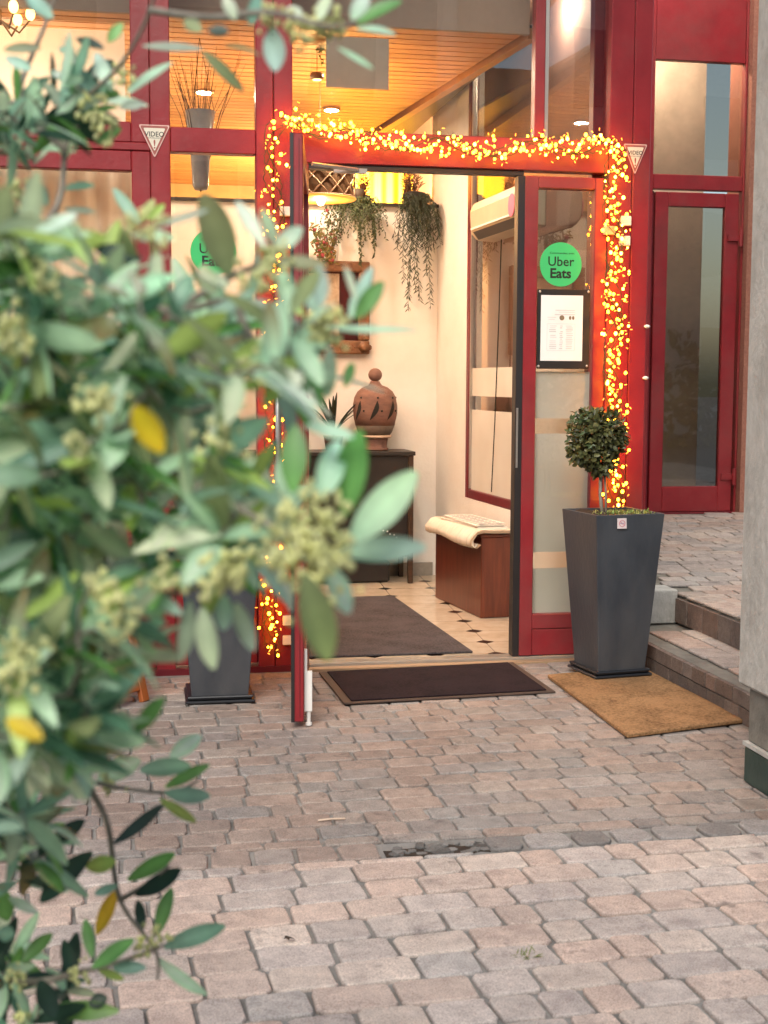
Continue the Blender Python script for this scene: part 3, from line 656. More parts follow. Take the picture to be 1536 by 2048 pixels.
b = MB(); b.tube([(sw(1.35) - .03, 1.36, 2.12), (sw(1.4) - .02, 1.42, 1.7), (sw(1.45) - .02, 1.47, 1.1), (sw(1.5) - .02, 1.52, 0.68)], 0.0035, 5); part('power_cord', b, BLK, ac)

# mahogany box and newspapers
bx = thing('storage_box', 'mahogany storage box standing against the glazed partition', 'box', (2.0, 1.45, 0.012))
A = Vector((1.903, 1.09, 0)); B = Vector((1.815, 1.84, 0))
b = MB(); b.prism([(A.x, A.y, 0.012), (sw(A.y) - .006, A.y + .02, 0.012), (sw(B.y) - .006, B.y, 0.012), (B.x, B.y, 0.012)], (0, 0, 0.452)); part('body', b, MAHOG, bx, bevel=0.004)
b = MB(); b.prism([(A.x - .006, A.y - .006, 0.4645), (sw(A.y) - .004, A.y + .014, 0.4645), (sw(B.y) - .004, B.y + .006, 0.4645), (B.x - .006, B.y + .006, 0.4645)], (0, 0, 0.016)); part('lid', b, MAHOG, bx, bevel=0.003)
nw = thing('newspaper', 'folded newspaper sagging over the edge of the mahogany box', 'newspaper', (1.95, 1.4, 0.482))
ed = (B - A).normalized(); en = Vector((ed.y, -ed.x, 0)) * -1
if en.x > 0: en = -en
prof = [(-0.20, 0.004), (-0.06, 0.006), (0.0, 0.010), (0.035, 0.002), (0.058, -0.03), (0.055, -0.062), (0.034, -0.075), (0.012, -0.055)]
b = MB(); K = 46; th = 0.016
for k in range(K + 1):
    s_ = -0.03 + 0.80 * k / K; b.cur = (lambda v_: (v_, v_ * .93, v_ * .84, 1))(0.62 + 0.38 * abs(math.cos(k * 1.15))); rip = 0.007 * math.sin(k * 2.3) + rnd.uniform(-.002, .002); sag = 1 + 0.12 * math.sin(k * .13)
    for j, (a, z) in enumerate(prof):
        for o_ in (0, 1):
            q = A + ed * s_ + en * ((a + (rip if j > 2 else 0)) * (sag if a > 0 else 1))
            nz = 0.482 + z * (sag if z < 0 else 1) + (th if o_ else 0) * (1 if j < 4 else 0.3) + (0.004 if j > 2 else 0) * math.sin(k * 2.3)
            if o_ and j >= 4: q = q + en * th * 0.9
            b.add([(q.x, q.y, nz)], [])
M_ = len(prof) * 2
for k in range(K):
    for j in range(len(prof) - 1):
        for o_ in (0, 1):
            i = k * M_ + j * 2 + o_; b.f.append((i, i + 2, i + 2 + M_, i + M_)); b.mi.append(0)
for k in (0, K):
    for j in range(len(prof) - 1):
        i = k * M_ + j * 2; b.f.append((i, i + 1, i + 3, i + 2)); b.mi.append(0)
part('pages', b, NEWS, nw, smooth=True)
n2 = thing('newspaper', 'flat printed newspaper lying on top of the sagging one', 'newspaper', (2.0, 1.4, 0.51))
b = MB()
for k in range(5):
    a0 = A + ed * (0.02 + .01 * k) + en * (-0.01 + .008 * (k % 3)); m = Rz(math.atan2(ed.y, ed.x) - math.pi / 2)
    b.obox(A + ed * (0.33 + .012 * (k % 3)) + en * (-0.085 + .006 * (k % 2)) + Vector((0, 0, 0.506 + k * .006)), (0.085, 0.31 - .012 * k, 0.0026), m @ Rz(R(rnd.uniform(-2, 2))))
part('pages', b, NEWS, n2)
b = MB()
for k in range(30):
    c = A + ed * (0.06 + 0.55 * (k // 3) / 10) + en * (-0.03 - 0.05 * (k % 3)) + Vector((0, 0, 0.5341))
    b.obox(c, (0.019, 0.006 if k % 2 else 0.012, 0.0004), Rz(math.atan2(ed.y, ed.x) - math.pi / 2))
part('print', b, INK, n2)

# console table with urn
ct = thing('console_table', 'black console table on legs against the white wall', 'table', (1.35, 2.6, 0.012))
xr, yf, yb = 1.80, 2.43, 2.775
b = MB(); b.box(0.72, xr + .01, yf - .01, yb, 0.846, 0.872); part('top', b, BLACKW, ct, bevel=0.003)
b = MB(); b.box(0.74, xr - .035, yf + .012, yb - .01, 0.20, 0.845); part('cabinet', b, BLACKW, ct, bevel=0.002)
for lx in (xr - .034, 0.732):
    for ly in (yf, yb - .035):
        b = MB(); b.box(lx, lx + .034, ly, ly + .032, 0.012, 0.845); part('leg', b, WALNUT, ct, bevel=0.003)
b = MB(); b.box(0.77, xr - .036, yf + .002, yf + .011, 0.19, 0.215); part('lower_rail', b, WALNUT, ct)
b = MB()
for k in range(7): b.ball((1.56 + .022 * k + rnd.uniform(-.004, .004), yf + .006, 0.385 - .012 * k + .006 * (k % 2)), 0.0055, 6, 4)
part('bead_string', b, WHITEP, ct, smooth=True)
cr = MB(); cr.box(1.10, 1.66, 2.50, 2.74, 0.012, 0.16); solo('crate', cr, BLACKW, 'black plastic crate tucked on the floor under the console table', 'crate', bevel=0.015)
ur = thing('clay_urn', 'pierced terracotta urn with a ball finial standing on the console table', 'urn', (1.575, 2.60, 0.872))
c = Vector((1.575, 2.60, 0.872))
P_ = [(0.085, 0.0), (0.09, 0.012), (0.078, 0.02), (0.082, 0.06), (0.088, 0.085)]
body = [(0.098, 0.10), (0.112, 0.12), (0.128, 0.165)]
body2 = [(0.1285, 0.165), (0.142, 0.23), (0.1435, 0.30), (0.136, 0.345), (0.115, 0.385), (0.080, 0.412), (0.045, 0.425), (0.034, 0.44), (0.03, 0.452)]
b = MB(); b.lathe(c, P_, 32); part('foot', b, TERRA, ur, smooth=True)
b = MB(); b.lathe(c, [(0.10, 0.083), (0.108, 0.09), (0.106, 0.10), (0.096, 0.102)], 32); part('ring', b, CREAM, ur, smooth=True)
b = MB(); b.lathe(c, body, 32); part('smoked_band', b, TERRAD, ur, smooth=True)
b = MB(); b.lathe(c, body2, 40); part('body', b, TERRA, ur, smooth=True)
b = MB(); b.ball(c + Vector((0, 0, 0.492)), 0.046, 18, 12, (1, 1, 0.95)); part('finial', b, TERRA, ur, smooth=True)
b = MB()
def urad(z):
    pr = body2
    for (r0, z0_), (r1, z1_) in zip(pr, pr[1:]):
        if z0_ <= z <= z1_: return r0 + (r1 - r0) * (z - z0_) / (z1_ - z0_)
    return 0.1
for k in range(7):
    a0 = R(-152 + k * 48)
    for side in (1,):
        pts = []
        for i in range(9):
            t_ = i / 8; z = 0.20 + 0.125 * t_; wd = 0.115 * math.sin(math.pi * t_) ** 0.9 + 0.004; ctr = a0 + 0.34 * (t_ - .5) + 0.1 * math.sin(math.pi * t_)
            for sgn in (-1, 1):
                r_ = urad(z) + .0025; a = ctr + sgn * wd; pts.append(c + Vector((r_ * math.cos(a), r_ * math.sin(a), z)))
        b.add(pts, [(2 * i, 2 * i + 1, 2 * i + 3, 2 * i + 2) for i in range(8)])
    for da, z in ((0.38, 0.26), (0.2, 0.345)):
        r_ = urad(z) + .002; b.ball(c + Vector((r_ * math.cos(a0 + da), r_ * math.sin(a0 + da), z)), 0.007, 6, 4)
part('cutouts', b, BLK, ur)
# strap-leaf plant beside the urn
sp = thing('potted_plant', 'dark strap leaved plant in a small pot beside the terracotta urn', 'plant', (1.31, 2.66, 0.872))
b = MB(); b.lathe((1.31, 2.66, 0.872), [(0.05, 0), (0.065, 0.09), (0.068, 0.095), (0.05, 0.095)], 16); part('pot', b, TERRA, sp, smooth=True)
b = MB()
for k in range(16):
    a = rnd.uniform(0, 6.28); b.leaf((1.31, 2.66, 0.96), (math.cos(a) * .5, math.sin(a) * .3, 1), (-math.cos(a), -math.sin(a), .4), rnd.uniform(0.25, 0.40), 0.022, curl=-rnd.uniform(-.55, -.2), col=(0.035, 0.05, 0.03, 1))
part('foliage', b, ARTM, sp, smooth=True)
# red chair back glimpsed by the table
# mirror / picture with carved frame
pf = thing('picture_frame', 'carved wooden picture frame hanging on the white wall above the console table', 'picture', (1.30, 2.79, 1.5))
X0, X1, Z0, Z1 = 1.02, 1.565, 1.50, 2.105
b = MB()
for (xa, xb, za, zb) in ((X0, X1, Z1 - .07, Z1), (X0, X1, Z0, Z0 + .09), (X0, X0 + .075, Z0 + .09, Z1 - .07), (X1 - .075, X1, Z0 + .09, Z1 - .07)): b.box(xa, xb, 2.745, 2.795, za, zb)
fr = part('frame', b, CARVED, pf, bevel=0.012, seg=2)
b = MB()
for k in range(46):
    t_ = rnd.random()
    if k % 2: px_, pz = X0 + (X1 - X0) * t_, Z0 + .045
    else: px_, pz = X1 - .037, Z0 + .05 + (Z1 - Z0 - .1) * t_
    b.ball((px_, 2.745, pz), rnd.uniform(.008, .02), 8, 5, (1, .6, 1))
for cx_ in (X0 + .04, X1 - .04): b.lathe((cx_, 0, 0), [(.036, 0), (.036, .01), (.022, .012), (.022, .02), (.008, .022)], 14)
o = len(b.v) - 2 * 5 * 14
b.v[o:] = [(x, 2.745 - z, Z0 + .045 + y) for x, y, z in b.v[o:]] if False else [((x), 2.745 - z, Z0 + .045 + y) for x, y, z in b.v[o:]]
part('carving', b, CARVED, fr, smooth=True)
b = MB(); b.box(X0 + .07, X1 - .07, 2.778, 2.784, Z0 + .08, Z1 - .06); part('canvas', b, MIRROR, pf)
b = MB(); b.box(X0 + .09, X1 - .20, 2.774, 2.7775, Z0 + .1, Z1 - .08); part('mount', b, surf('old_print', (0.55, 0.45, 0.33), (0.2, 0.15, 0.1), rough=.6, scale=14), pf)

# curtains
def curtain(name, x0, x1, y, z0, z1, mat, label, amp=0.025, wl=0.11):
    b = MB(); n = int((x1 - x0) / 0.012)
    for i in range(n + 1):
        x = x0 + (x1 - x0) * i / n; yy = y + amp * math.sin(x * 6.283 / wl + .8 * math.sin(x * 9))
        b.add([(x, yy, z0), (x, yy * 1.0 + 0.0, z1)], [])
    for i in range(n): b.f.append((2 * i, 2 * i + 2, 2 * i + 3, 2 * i + 1)); b.mi.append(0)
    return solo(name, b, mat, label, 'curtain', smooth=True)
curtain('curtain', -2.6, 0.03, 0.30, 0.5, 2.27, FABRIC, 'beige pleated curtain behind the lower left window')
curtain('roller_blind', -2.62, 0.0, 0.62, 2.30, 2.97, BLIND, 'pale roller blind behind the upper left window', 0.002, 0.5)
curtain('curtain', 1.30, 2.02, 3.55, 2.3, 2.98, GOLDC, 'golden yellow curtain glowing above the interior wall ledge', 0.02, 0.08)

# pendant lamp with lattice drum
lc = atY(640, 372, 1.5); LR = 0.195
la = thing('pendant_lamp', 'lattice drum pendant lamp with a glowing amber disc inside the doorway', 'lamp', (lc.x, lc.y, lc.z))
b = MB(); zt, zb_ = lc.z + .135, lc.z - .065
for z in (zt, zb_): b.tube([(lc.x + LR * math.cos(a * math.pi / 20), lc.y + LR * math.sin(a * math.pi / 20), z) for a in range(41)], 0.006, 6)
K = 13
for k in range(K):
    for sg in (1, -1):
        b.tube([(lc.x + LR * math.cos(6.2832 * (k + sg * t_ * 2.0) / K), lc.y + LR * math.sin(6.2832 * (k + sg * t_ * 2.0) / K), zb_ + (zt - zb_) * t_) for t_ in [i / 8 for i in range(9)]], 0.0042, 5)
part('lattice', b, BRASSY, la, smooth=True)
b = MB(); b.lathe((lc.x, lc.y, 0), [(LR - .012, zb_ + .004), (LR - .012, zt - .004)], 32); b.f = b.f[:-2]; b.mi = b.mi[:-2]; part('shade', b, surf('dark_shade', (0.10, 0.045, 0.012), rough=.8), la, smooth=True)
b = MB(); b.lathe((lc.x, lc.y, 0), [(LR, zb_ - .012), (LR + .008, zb_ - .006), (LR, zb_)], 32); part('diffuser_disc', b, LAMPG, la, smooth=True)
b = MB(); b.ball((lc.x, lc.y - .03, zb_ - .022), 0.024, 12, 8); part('bulb', b, LAMPB, la, smooth=True)
b = MB(); b.tube([(lc.x, lc.y, zt), (lc.x, lc.y, 2.99)], 0.003, 5); part('cable', b, CREAMP, la)

def lamp_light(name, loc, power, col, rad, parent=None):
    l = bpy.data.lights.new(name, 'POINT'); l.energy = power; l.color = col; l.shadow_soft_size = rad
    o = bpy.data.objects.new(name, l); COL.objects.link(o); o.location = loc
    if parent: o.location = Vector(loc) - origin(parent); o.parent = parent
    return o
lamp_light('bulb_light', (lc.x, lc.y, zb_ - .075), 26, (1.0, 0.50, 0.17), 0.02, la)
lamp_light('bulb_light', (lc.x, lc.y, zb_ + .10), 75, (1.0, 0.56, 0.20), 0.03, la)

for f_ in LATE: f_()
sp_ = thing('ceiling_spotlight', 'added round spotlight brightening the narrow side room behind the glazed partition', 'spotlight', (2.25, 1.0, 3.38))  # unseen spotlight added to light the side room and the frosted film
b = MB(); b.lathe((2.25, 1.0, 0), [(0.04, 3.38), (0.05, 3.38), (0.05, 3.40)], 20); part('rim', b, BRASSY, sp_, smooth=True)
lamp_light('spot_light', (2.25, 1.0, 3.32), 34, (1.0, 0.8, 0.62), 0.05, sp_)
SPOTS = [emit('spot_lens', (1.0, 0.79, 0.57), e) for e in (1500, 900, 1200, 900, 160)]
fl_p = thing('added_floor_lamp', 'added floor lamp, unseen behind the left curtain, brightening the room', 'lamp', (-0.75, 1.5, 0.012))  # unseen lamp added to brighten the ceiling, back wall and blind
b = MB(); b.lathe((-.75, 1.5, 0), [(.14, .012), (.14, .03), (.012, .04), (.012, 1.9)], 18); part('stand', b, BLACKW, fl_p, smooth=True)
b = MB(); b.lathe((-.75, 1.5, 0), [(.10, 1.92), (.16, 2.12)], 20); b.f = b.f[:-2]; b.mi = b.mi[:-2]; part('lamp_shade', b, FABRIC, fl_p, smooth=True)
lamp_light('bulb_light', (-.75, 1.5, 2.05), 170, (1.0, .82, .60), .06, fl_p)
dn_ = thing('pendant_lamp', 'added amber pendant lamp, unseen behind the ledge, brightening ceiling and curtain', 'lamp', (1.35, 3.95, 2.3))  # hidden lamp added to light the plank ceiling and golden curtain
b = MB(); b.lathe((1.35, 3.95, 0), [(.05, 2.45), (.16, 2.28)], 20); b.f = b.f[:-2]; b.mi = b.mi[:-2]; part('lamp_shade', b, GOLDC, dn_, smooth=True)
b = MB(); b.tube([(1.35, 3.95, 2.44), (1.35, 3.95, 2.99)], .004, 5); part('cable', b, BLK, dn_)
lamp_light('bulb_light', (1.5, 4.0, 2.42), 520, (1.0, .66, .28), .05, dn_)
# recessed ceiling spots
for i, (x, y, lab) in enumerate(((1.30, 1.05, 'round recessed spotlight in the pine ceiling nearest the door'), (0.45, 2.0, 'round recessed spotlight in the pine ceiling behind the side window'), (1.25, 2.35, 'round recessed spotlight in the pine ceiling above the console table'), (-1.0, 1.6, 'round recessed spotlight in the ceiling behind the left window'), (atZ(1040, 238, 3.0).x, atZ(1040, 238, 3.0).y, 'round recessed spotlight far back in the ceiling beyond the ledge'))):
    s_ = thing('ceiling_spotlight', lab, 'spotlight', (x, y, 2.985))
    b = MB(); b.lathe((x, y, 0), [(0.045, 2.985), (0.055, 2.985), (0.055, 2.999), (0.045, 2.999)], 20); part('rim', b, BRASSY, s_, smooth=True)
    b = MB(); b.lathe((x, y, 0), [(0.043, 2.984), (0.043, 2.9845)], 20); part('lens', b, SPOTS[i], s_)

# hanging greenery on the ledge
def trailing(mb, p, ln, sway, lw, ll, col, n=None, dens=0.012):
    p = Vector(p); k = max(4, int(ln / 0.03)); pts = [p.copy()]
    vx, vy = rnd.uniform(-sway, sway), -abs(rnd.uniform(0, sway)) - .01
    for i in range(k):
        p = p + Vector((vx * math.exp(-i * .25) + rnd.uniform(-.004, .004), vy * math.exp(-i * .3), -ln / k if i > 0 else 0.01)); pts.append(p.copy())
    mb.tube(pts, 0.0012, 3, col)
    for i in range(len(pts) - 1):
        seg = pts[i + 1] - pts[i]; m = max(1, int(seg.length / dens))
        for j in range(m):
            q = pts[i] + seg * (j / m); a = rnd.uniform(0, 6.283); v = rnd.uniform(.6, 1.25)
            mb.leaf(q, (math.cos(a), math.sin(a) - .2, -rnd.uniform(.5, 1.4)), (rnd.uniform(-1, 1), -1, .6), ll * rnd.uniform(.7, 1.25), lw, curl=.15, col=(col[0] * v, col[1] * v, col[2] * v, 1), seg=2)
hp = thing('trailing_plant', 'dark trailing plant spilling from a round pot over the wall ledge', 'plant', (1.82, 2.74, 2.49))
pc = atY(828, 402, 2.76)
b = MB(); b.lathe((pc.x, pc.y, pc.z - .07), [(0.05, 0), (0.075, .05), (0.078, .12), (0.06, .125), (0.05, .1)], 18); part('pot', b, BLACKW, hp, smooth=True)
b = MB()
for k in range(62): trailing(b, (pc.x + rnd.uniform(-.075, .075), pc.y - .02 + rnd.uniform(-.04, .02), pc.z + .03), rnd.uniform(.22, .42), .03, .006, .035, (0.028, 0.036, 0.018, 1))
for dx, ln in ((-.06, .78), (-.045, .70), (-.02, .72), (0.005, .66), (.055, .76), (.065, .55), (-.07, .6)): trailing(b, (pc.x + dx, pc.y - .05, pc.z + .02), ln, .008, .007, .04, (0.034, 0.046, 0.02, 1), dens=.009)
part('foliage', b, ARTM, hp)
hp2 = thing('trailing_plant', 'bushy small leaved trailing plant on the ledge beside the pendant lamp', 'plant', (1.36, 2.74, 2.49))
b = MB(); pc = atY(712, 405, 2.76)
for k in range(60): trailing(b, (pc.x + rnd.uniform(-.11, .09), pc.y + rnd.uniform(-.05, .02), pc.z + .02), rnd.uniform(.15, .36), .04, .010, .022, (0.042, 0.055, 0.016, 1))
for dx, ln in ((-.03, .44), (.0, .46), (.07, .40), (.08, .33)): trailing(b, (pc.x + dx, pc.y - .05, pc.z), ln, .01, .012, .024, (0.044, 0.060, 0.02, 1), dens=.01)
part('foliage', b, ARTM, hp2)
b = MB(); b.lathe((pc.x, pc.y + .03, 2.491), [(0.04, 0), (0.06, .08), (0.05, .085)], 14); part('pot', b, TERRAD, hp2, smooth=True)
def spiky(name, px_, base_py, label, hgt, col, n, sp_):
    t = thing(name, label, 'plant', atY(px_, base_py, 2.84)); o = atY(px_, base_py, 2.84); o.z = 2.492; t.location = o; WORLD[t.name] = o.copy()
    b = MB(); b.lathe(o, [(.035, 0), (.045, .05), (.04, .052)], 12); part('pot', b, TERRAD, t)
    b = MB()
    for k in range(n):
        a = rnd.uniform(0, 6.283); s = rnd.uniform(0, sp_); h_ = hgt * rnd.uniform(.5, 1)
        e = o + Vector((math.cos(a) * s, math.sin(a) * s * .5, h_))
        b.tube([o + Vector((0, 0, .04)), (o + e) / 2 + Vector((0, 0, .03)), e], .0014, 3, col)
        for j in range(9):
            q = o + (e - o) * (0.3 + .7 * j / 9); aa = rnd.uniform(0, 6.28); v = rnd.uniform(.6, 1.4)
            b.leaf(q, (math.cos(aa), math.sin(aa), rnd.uniform(.2, 1.2)), (0, -1, .3), rnd.uniform(.03, .055), .007, col=(col[0] * v, col[1] * v, col[2] * v, 1), seg=2)
    part('foliage', b, ARTM, t)
spiky('potted_plant', 817, 412, 'reddish brown spiky plant standing on the ledge before the golden curtain', .27, (0.10, 0.045, 0.025, 1), 26, .10)
spiky('potted_plant', 728, 408, 'upright rust coloured plant on the ledge right of the lamp', .22, (0.14, 0.05, 0.02, 1), 18, .06)
fb = thing('flowering_branch', 'spray of small pink flowers hanging on the wall below the lamp', 'flowers', atY(648, 530, 2.76))
b = MB(); fl_ = MB()
for k in range(16):
    p0 = atY(650 + rnd.uniform(-20, 20), 528, 2.76); p1_ = atY(650 + rnd.uniform(-32, 34), 415 + rnd.uniform(0, 60), 2.72)
    b.tube([p0, (p0 + p1_) / 2 + Vector((rnd.uniform(-.02, .02), -.02, 0)), p1_], .0018, 4, (0.10, 0.06, 0.03, 1))
    for j in range(14):
        q = p0 + (p1_ - p0) * rnd.random() + Vector((rnd.uniform(-.02, .02), -.02, rnd.uniform(-.01, .01))); b.leaf(q, (rnd.uniform(-1, 1), -.3, rnd.uniform(-1, 1)), (0, -1, .2), .034, .014, col=(0.15 * rnd.uniform(.5, 1.3), 0.11, 0.03, 1), seg=2)
    for j in range(rnd.choice((0, 1, 1, 2))): fl_.ball(p0 + (p1_ - p0) * rnd.random() + Vector((rnd.uniform(-.02, .02), -.03, 0)), rnd.uniform(.007, .015), 7, 5, (1, 1, rnd.uniform(.7, 1.2)), col=(0.42, 0.10 * rnd.uniform(.6, 1.6), 0.09, 1))
part('stems', b, ARTM, fb); part('blossoms', fl_, BUDM, fb, smooth=True)

# small hanging lamp with plant behind the transom
sl = thing('hanging_lamp', 'small brass hanging lamp with a sprig of green behind the glass over the door', 'lamp', atY(634, 152, 0.9))
p = atY(634, 152, 0.9); b = MB(); b.lathe((p.x, p.y, p.z - .018), [(.03, 0), (.036, .004), (.036, .03), (.01, .036)], 18); part('shade', b, BRASSY, sl, smooth=True)
b = MB(); b.lathe((p.x, p.y, p.z - .021), [(.022, 0), (.022, .003)], 16); part('lens', b, SPOT, sl)
b = MB(); b.tube([(p.x, p.y, p.z + .01), (p.x, p.y, 2.99)], .002, 4); part('cable', b, BLK, sl)
b = MB()
for k in range(10): trailing(b, (p.x + rnd.uniform(-.02, .16), p.y, p.z + .14), rnd.uniform(.05, .15), .02, .016, .02, (0.20, 0.22, 0.06, 1), dens=.016)
part('sprig', b, ARTM, sl)
b = MB(); a0, a1 = atY(652, 72, .14), atY(777, 180, .14); b.box(a0.x, a1.x, .135, .14, a1.z, a0.z)
solo('window_panel', b, surf('grey_film', (0.40, 0.34, 0.28), (0.34, 0.28, 0.23), rough=.5), 'square grey panel hanging behind the glass above the door', 'panel')

# twigs in a vase and chandelier behind the side pane
vt = thing('hanging_pot', 'grey hanging pot of bare twigs behind the side window', 'pot', (0.36, 0.75, 2.26))
b = MB(); b.lathe((0.36, 0.75, 2.26), [(.03, 0), (.04, .02), (.05, .2), (.075, .38), (.07, .38)], 18); part('pot', b, surf('grey_glass', (0.42, 0.42, 0.40), rough=.25), vt, smooth=True)
b = MB()
for k in range(34):
    a = rnd.uniform(0, 6.28); s = rnd.uniform(.05, .24); b.tube([(0.36, 0.75, 2.25), (0.36 + math.cos(a) * s * .45, .75 + math.sin(a) * s * .3, 2.62), (0.36 + math.cos(a) * s + rnd.uniform(-.03, .03), .75 + math.sin(a) * s * .6, 2.62 + rnd.uniform(.15, .34))], [.003, .002, .001], 4, (0.10, 0.06, 0.03, 1))
part('twigs', b, BARKD, vt)
b = MB()
for k in range(3): b.tube([(.36 + .07 * math.cos(k * 2.1), .75 + .07 * math.sin(k * 2.1), 2.635), (.36, .75, 2.99)], .0015, 4)
part('cords', b, BLK, vt)
def chand(loc, label):
    o = thing('chandelier', label, 'lamp', loc); L_ = Vector(loc)
    b = MB(); b.tube([L_, (L_.x, L_.y, 2.99)], .005, 5)
    for k in range(6): a = k * 1.047; b.tube([L_ + Vector((0, 0, .02)), L_ + Vector((.08 * math.cos(a), .08 * math.sin(a), -.03)), L_ + Vector((.13 * math.cos(a), .13 * math.sin(a), .03))], .005, 5)
    part('arms', b, BRASSY, o)
    for k in range(6): a = k * 1.047; b = MB(); b.ball(L_ + Vector((.13 * math.cos(a), .13 * math.sin(a), .055)), .022, 8, 6, (1, 1, 1.4)); part('bulb', b, emit('chandelier_bulb', (1, .6, .18), 7.0) if k == 0 and 'chandelier_bulb' not in bpy.data.materials else bpy.data.materials['chandelier_bulb'], o, smooth=True)
    return o
cp = atY(425, 70, 2.0); chand((cp.x, cp.y, cp.z), 'brass chandelier with amber bulbs behind the side window')
cp = atY(2, 50, 0.42); chand((cp.x, cp.y, cp.z), 'brass chandelier with amber bulbs behind the upper left window')

#SECTION_STREET
# ------------------------------------------------------------------ things on the facade
def sticker(cx, cz, label):
    t = thing('round_sticker', label, 'sticker', (cx, 0.033, cz - .104)); y = 0.0262 if cx > 1 else 0.034
    r = 0.102
    b = MB(); b.lathe((0, 0, 0), [(r, 0), (r, .0012)], 48); b.v = [(cx + x_, y - z_, cz + y_) for x_, y_, z_ in b.v]; part('disc', b, STGREEN, t)
    yt = y - .0022
    m = text_mb('Commandez avec', 0.0135, (cx + .006, yt, cz + .052), sx=1.25); part('small_lettering', m, BLACKINK, t)
    m = text_mb('Uber', 0.062, (cx, yt, cz + .012), bold=0.0006, sx=1.0); part('lettering', m, BLACKINK, t)
    m = text_mb('Eats', 0.062, (cx - .001, yt, cz - .043), bold=0.0018, sx=1.03); part('lettering', m, BLACKINK, t)
sticker(1.988, 1.868, 'green round delivery sticker on the fixed leaf right of the doorway')
sticker(0.376, 1.892, 'green round delivery sticker on the side window, half hidden by the shrub')

mh = thing('menu_board', 'black menu board with a white printed sheet fixed on the right door leaf', 'menu board', (1.995, 0.0, 1.38))
b = MB(); b.box(1.872, 2.128, 0.004, 0.016, 1.383, 1.752); part('backing', b, BLACKW, mh, bevel=.003)
b = MB(); b.box(1.888, 2.092, 0.0015, 0.0035, 1.42, 1.724); sh = part('sheet', b, PAPER, mh)
b = MB(); yy = 0.001
def ln(x0, x1, z, h): b.box(x0, x1, yy - .0006, yy, z - h / 2, z + h / 2)
def rect(x0, x1, z0, z1, w=.0012):
    ln(x0, x1, z0, w); ln(x0, x1, z1, w); b.box(x0, x0 + w, yy - .0006, yy, z0 + w, z1 - w); b.box(x1 - w, x1, yy - .0006, yy, z0 + w, z1 - w)
rect(1.918, 2.055, 1.468, 1.592)
for i in range(13):
    for (xa, xb) in ((1.928, 1.965), (1.978, 1.998), (2.008, 2.046)):
        if rnd.random() < .85: ln(xa + rnd.uniform(0, .006), xb - rnd.uniform(0, .008), 1.582 - i * .0087, rnd.choice((.0022, .003, .004)))
ln(1.958, 2.055, 1.655, .003); ln(1.975, 2.055, 1.646, .002); ln(1.955, 2.055, 1.635, .004); ln(1.92, 1.962, 1.622, .002); ln(1.925, 1.955, 1.612, .002)
part('print', b, INKT, sh)
b = MB()
for cx_, r_ in ((1.990, .012), (2.030, .006), (2.045, .006)): 
    k0 = len(b.v); b.lathe((0, 0, 0), [(r_, 0), (r_, .0006)], 14); b.v[k0:] = [(cx_ + x_, .001 - z_, 1.620 + y_ * (1 if r_ > .01 else 1.5)) for x_, y_, z_ in b.v[k0:]]
part('emblem', b, surf('brown_print', (0.22, 0.17, 0.10), rough=.6, scale=120), sh)
b = MB()
for cx_, cz_ in ((1.882, 1.74), (2.118, 1.742), (1.88, 1.395), (2.116, 1.397)): b.ball((cx_, .002, cz_), .006, 8, 5, (1, .6, 1))
part('screws', b, ALU, mh, smooth=True)

def vsign(cx, ztop, w, h, label, tilt=0):
    t = thing('warning_sign', label, 'sign', (cx, -.01, ztop - h))
    def tri(k, y0, y1, cz_off=0.0):
        m = MB(); cz = ztop - h / 3; pts = []
        base = [(-w / 2, ztop), (w / 2, ztop), (0, ztop - h)]
        cr_ = 0.06
        for i in range(3):
            p = Vector((base[i][0], 0, base[i][1])); a = Vector((base[i - 1][0], 0, base[i - 1][1])); c_ = Vector((base[(i + 1) % 3][0], 0, base[(i + 1) % 3][1]))
            pts += [p + (a - p) * cr_, p + ((a - p) + (c_ - p)) * (cr_ * .28), p + (c_ - p) * cr_]
        q = [Vector((cx + p.x * k, y1, cz + (p.z - cz) * k)) for p in pts]
        m.prism(q, (0, y0 - y1, 0)); return m
    part('edge', tri(1.0, -.0085, -.0055), PINKEDGE, t); part('border', tri(.90, -.0092, -.0086), SIGNRED, t); part('face', tri(.70, -.0099, -.0093), SIGNW, t)
    part('lettering', text_mb('VIDEO', .030 * w / .137, (cx, -.0104, ztop - h * .29), bold=.0004, sx=.96), BLACKINK, t)
    part('exclamation_mark', text_mb('!', .052, (cx, -.0104, ztop - h * .60), bold=.001), SIGNRED, t)
    m = text_mb('SITE SOUS', .010, (cx, -.0104, ztop - h * .165), sx=1.1); part('small_lettering', m, SIGNW, t)
    m = text_mb('SURVEILLANCE', .0085, (cx, -.0104, ztop - h * .40), sx=1.0); part('small_lettering', m, BLACKINK, t)
vsign(0.122, 2.428, 0.137, 0.142, 'triangular video warning sign on the left mullion')
vsign(2.330, 2.425, 0.118, 0.140, 'triangular video warning sign right of the garland, lit orange')

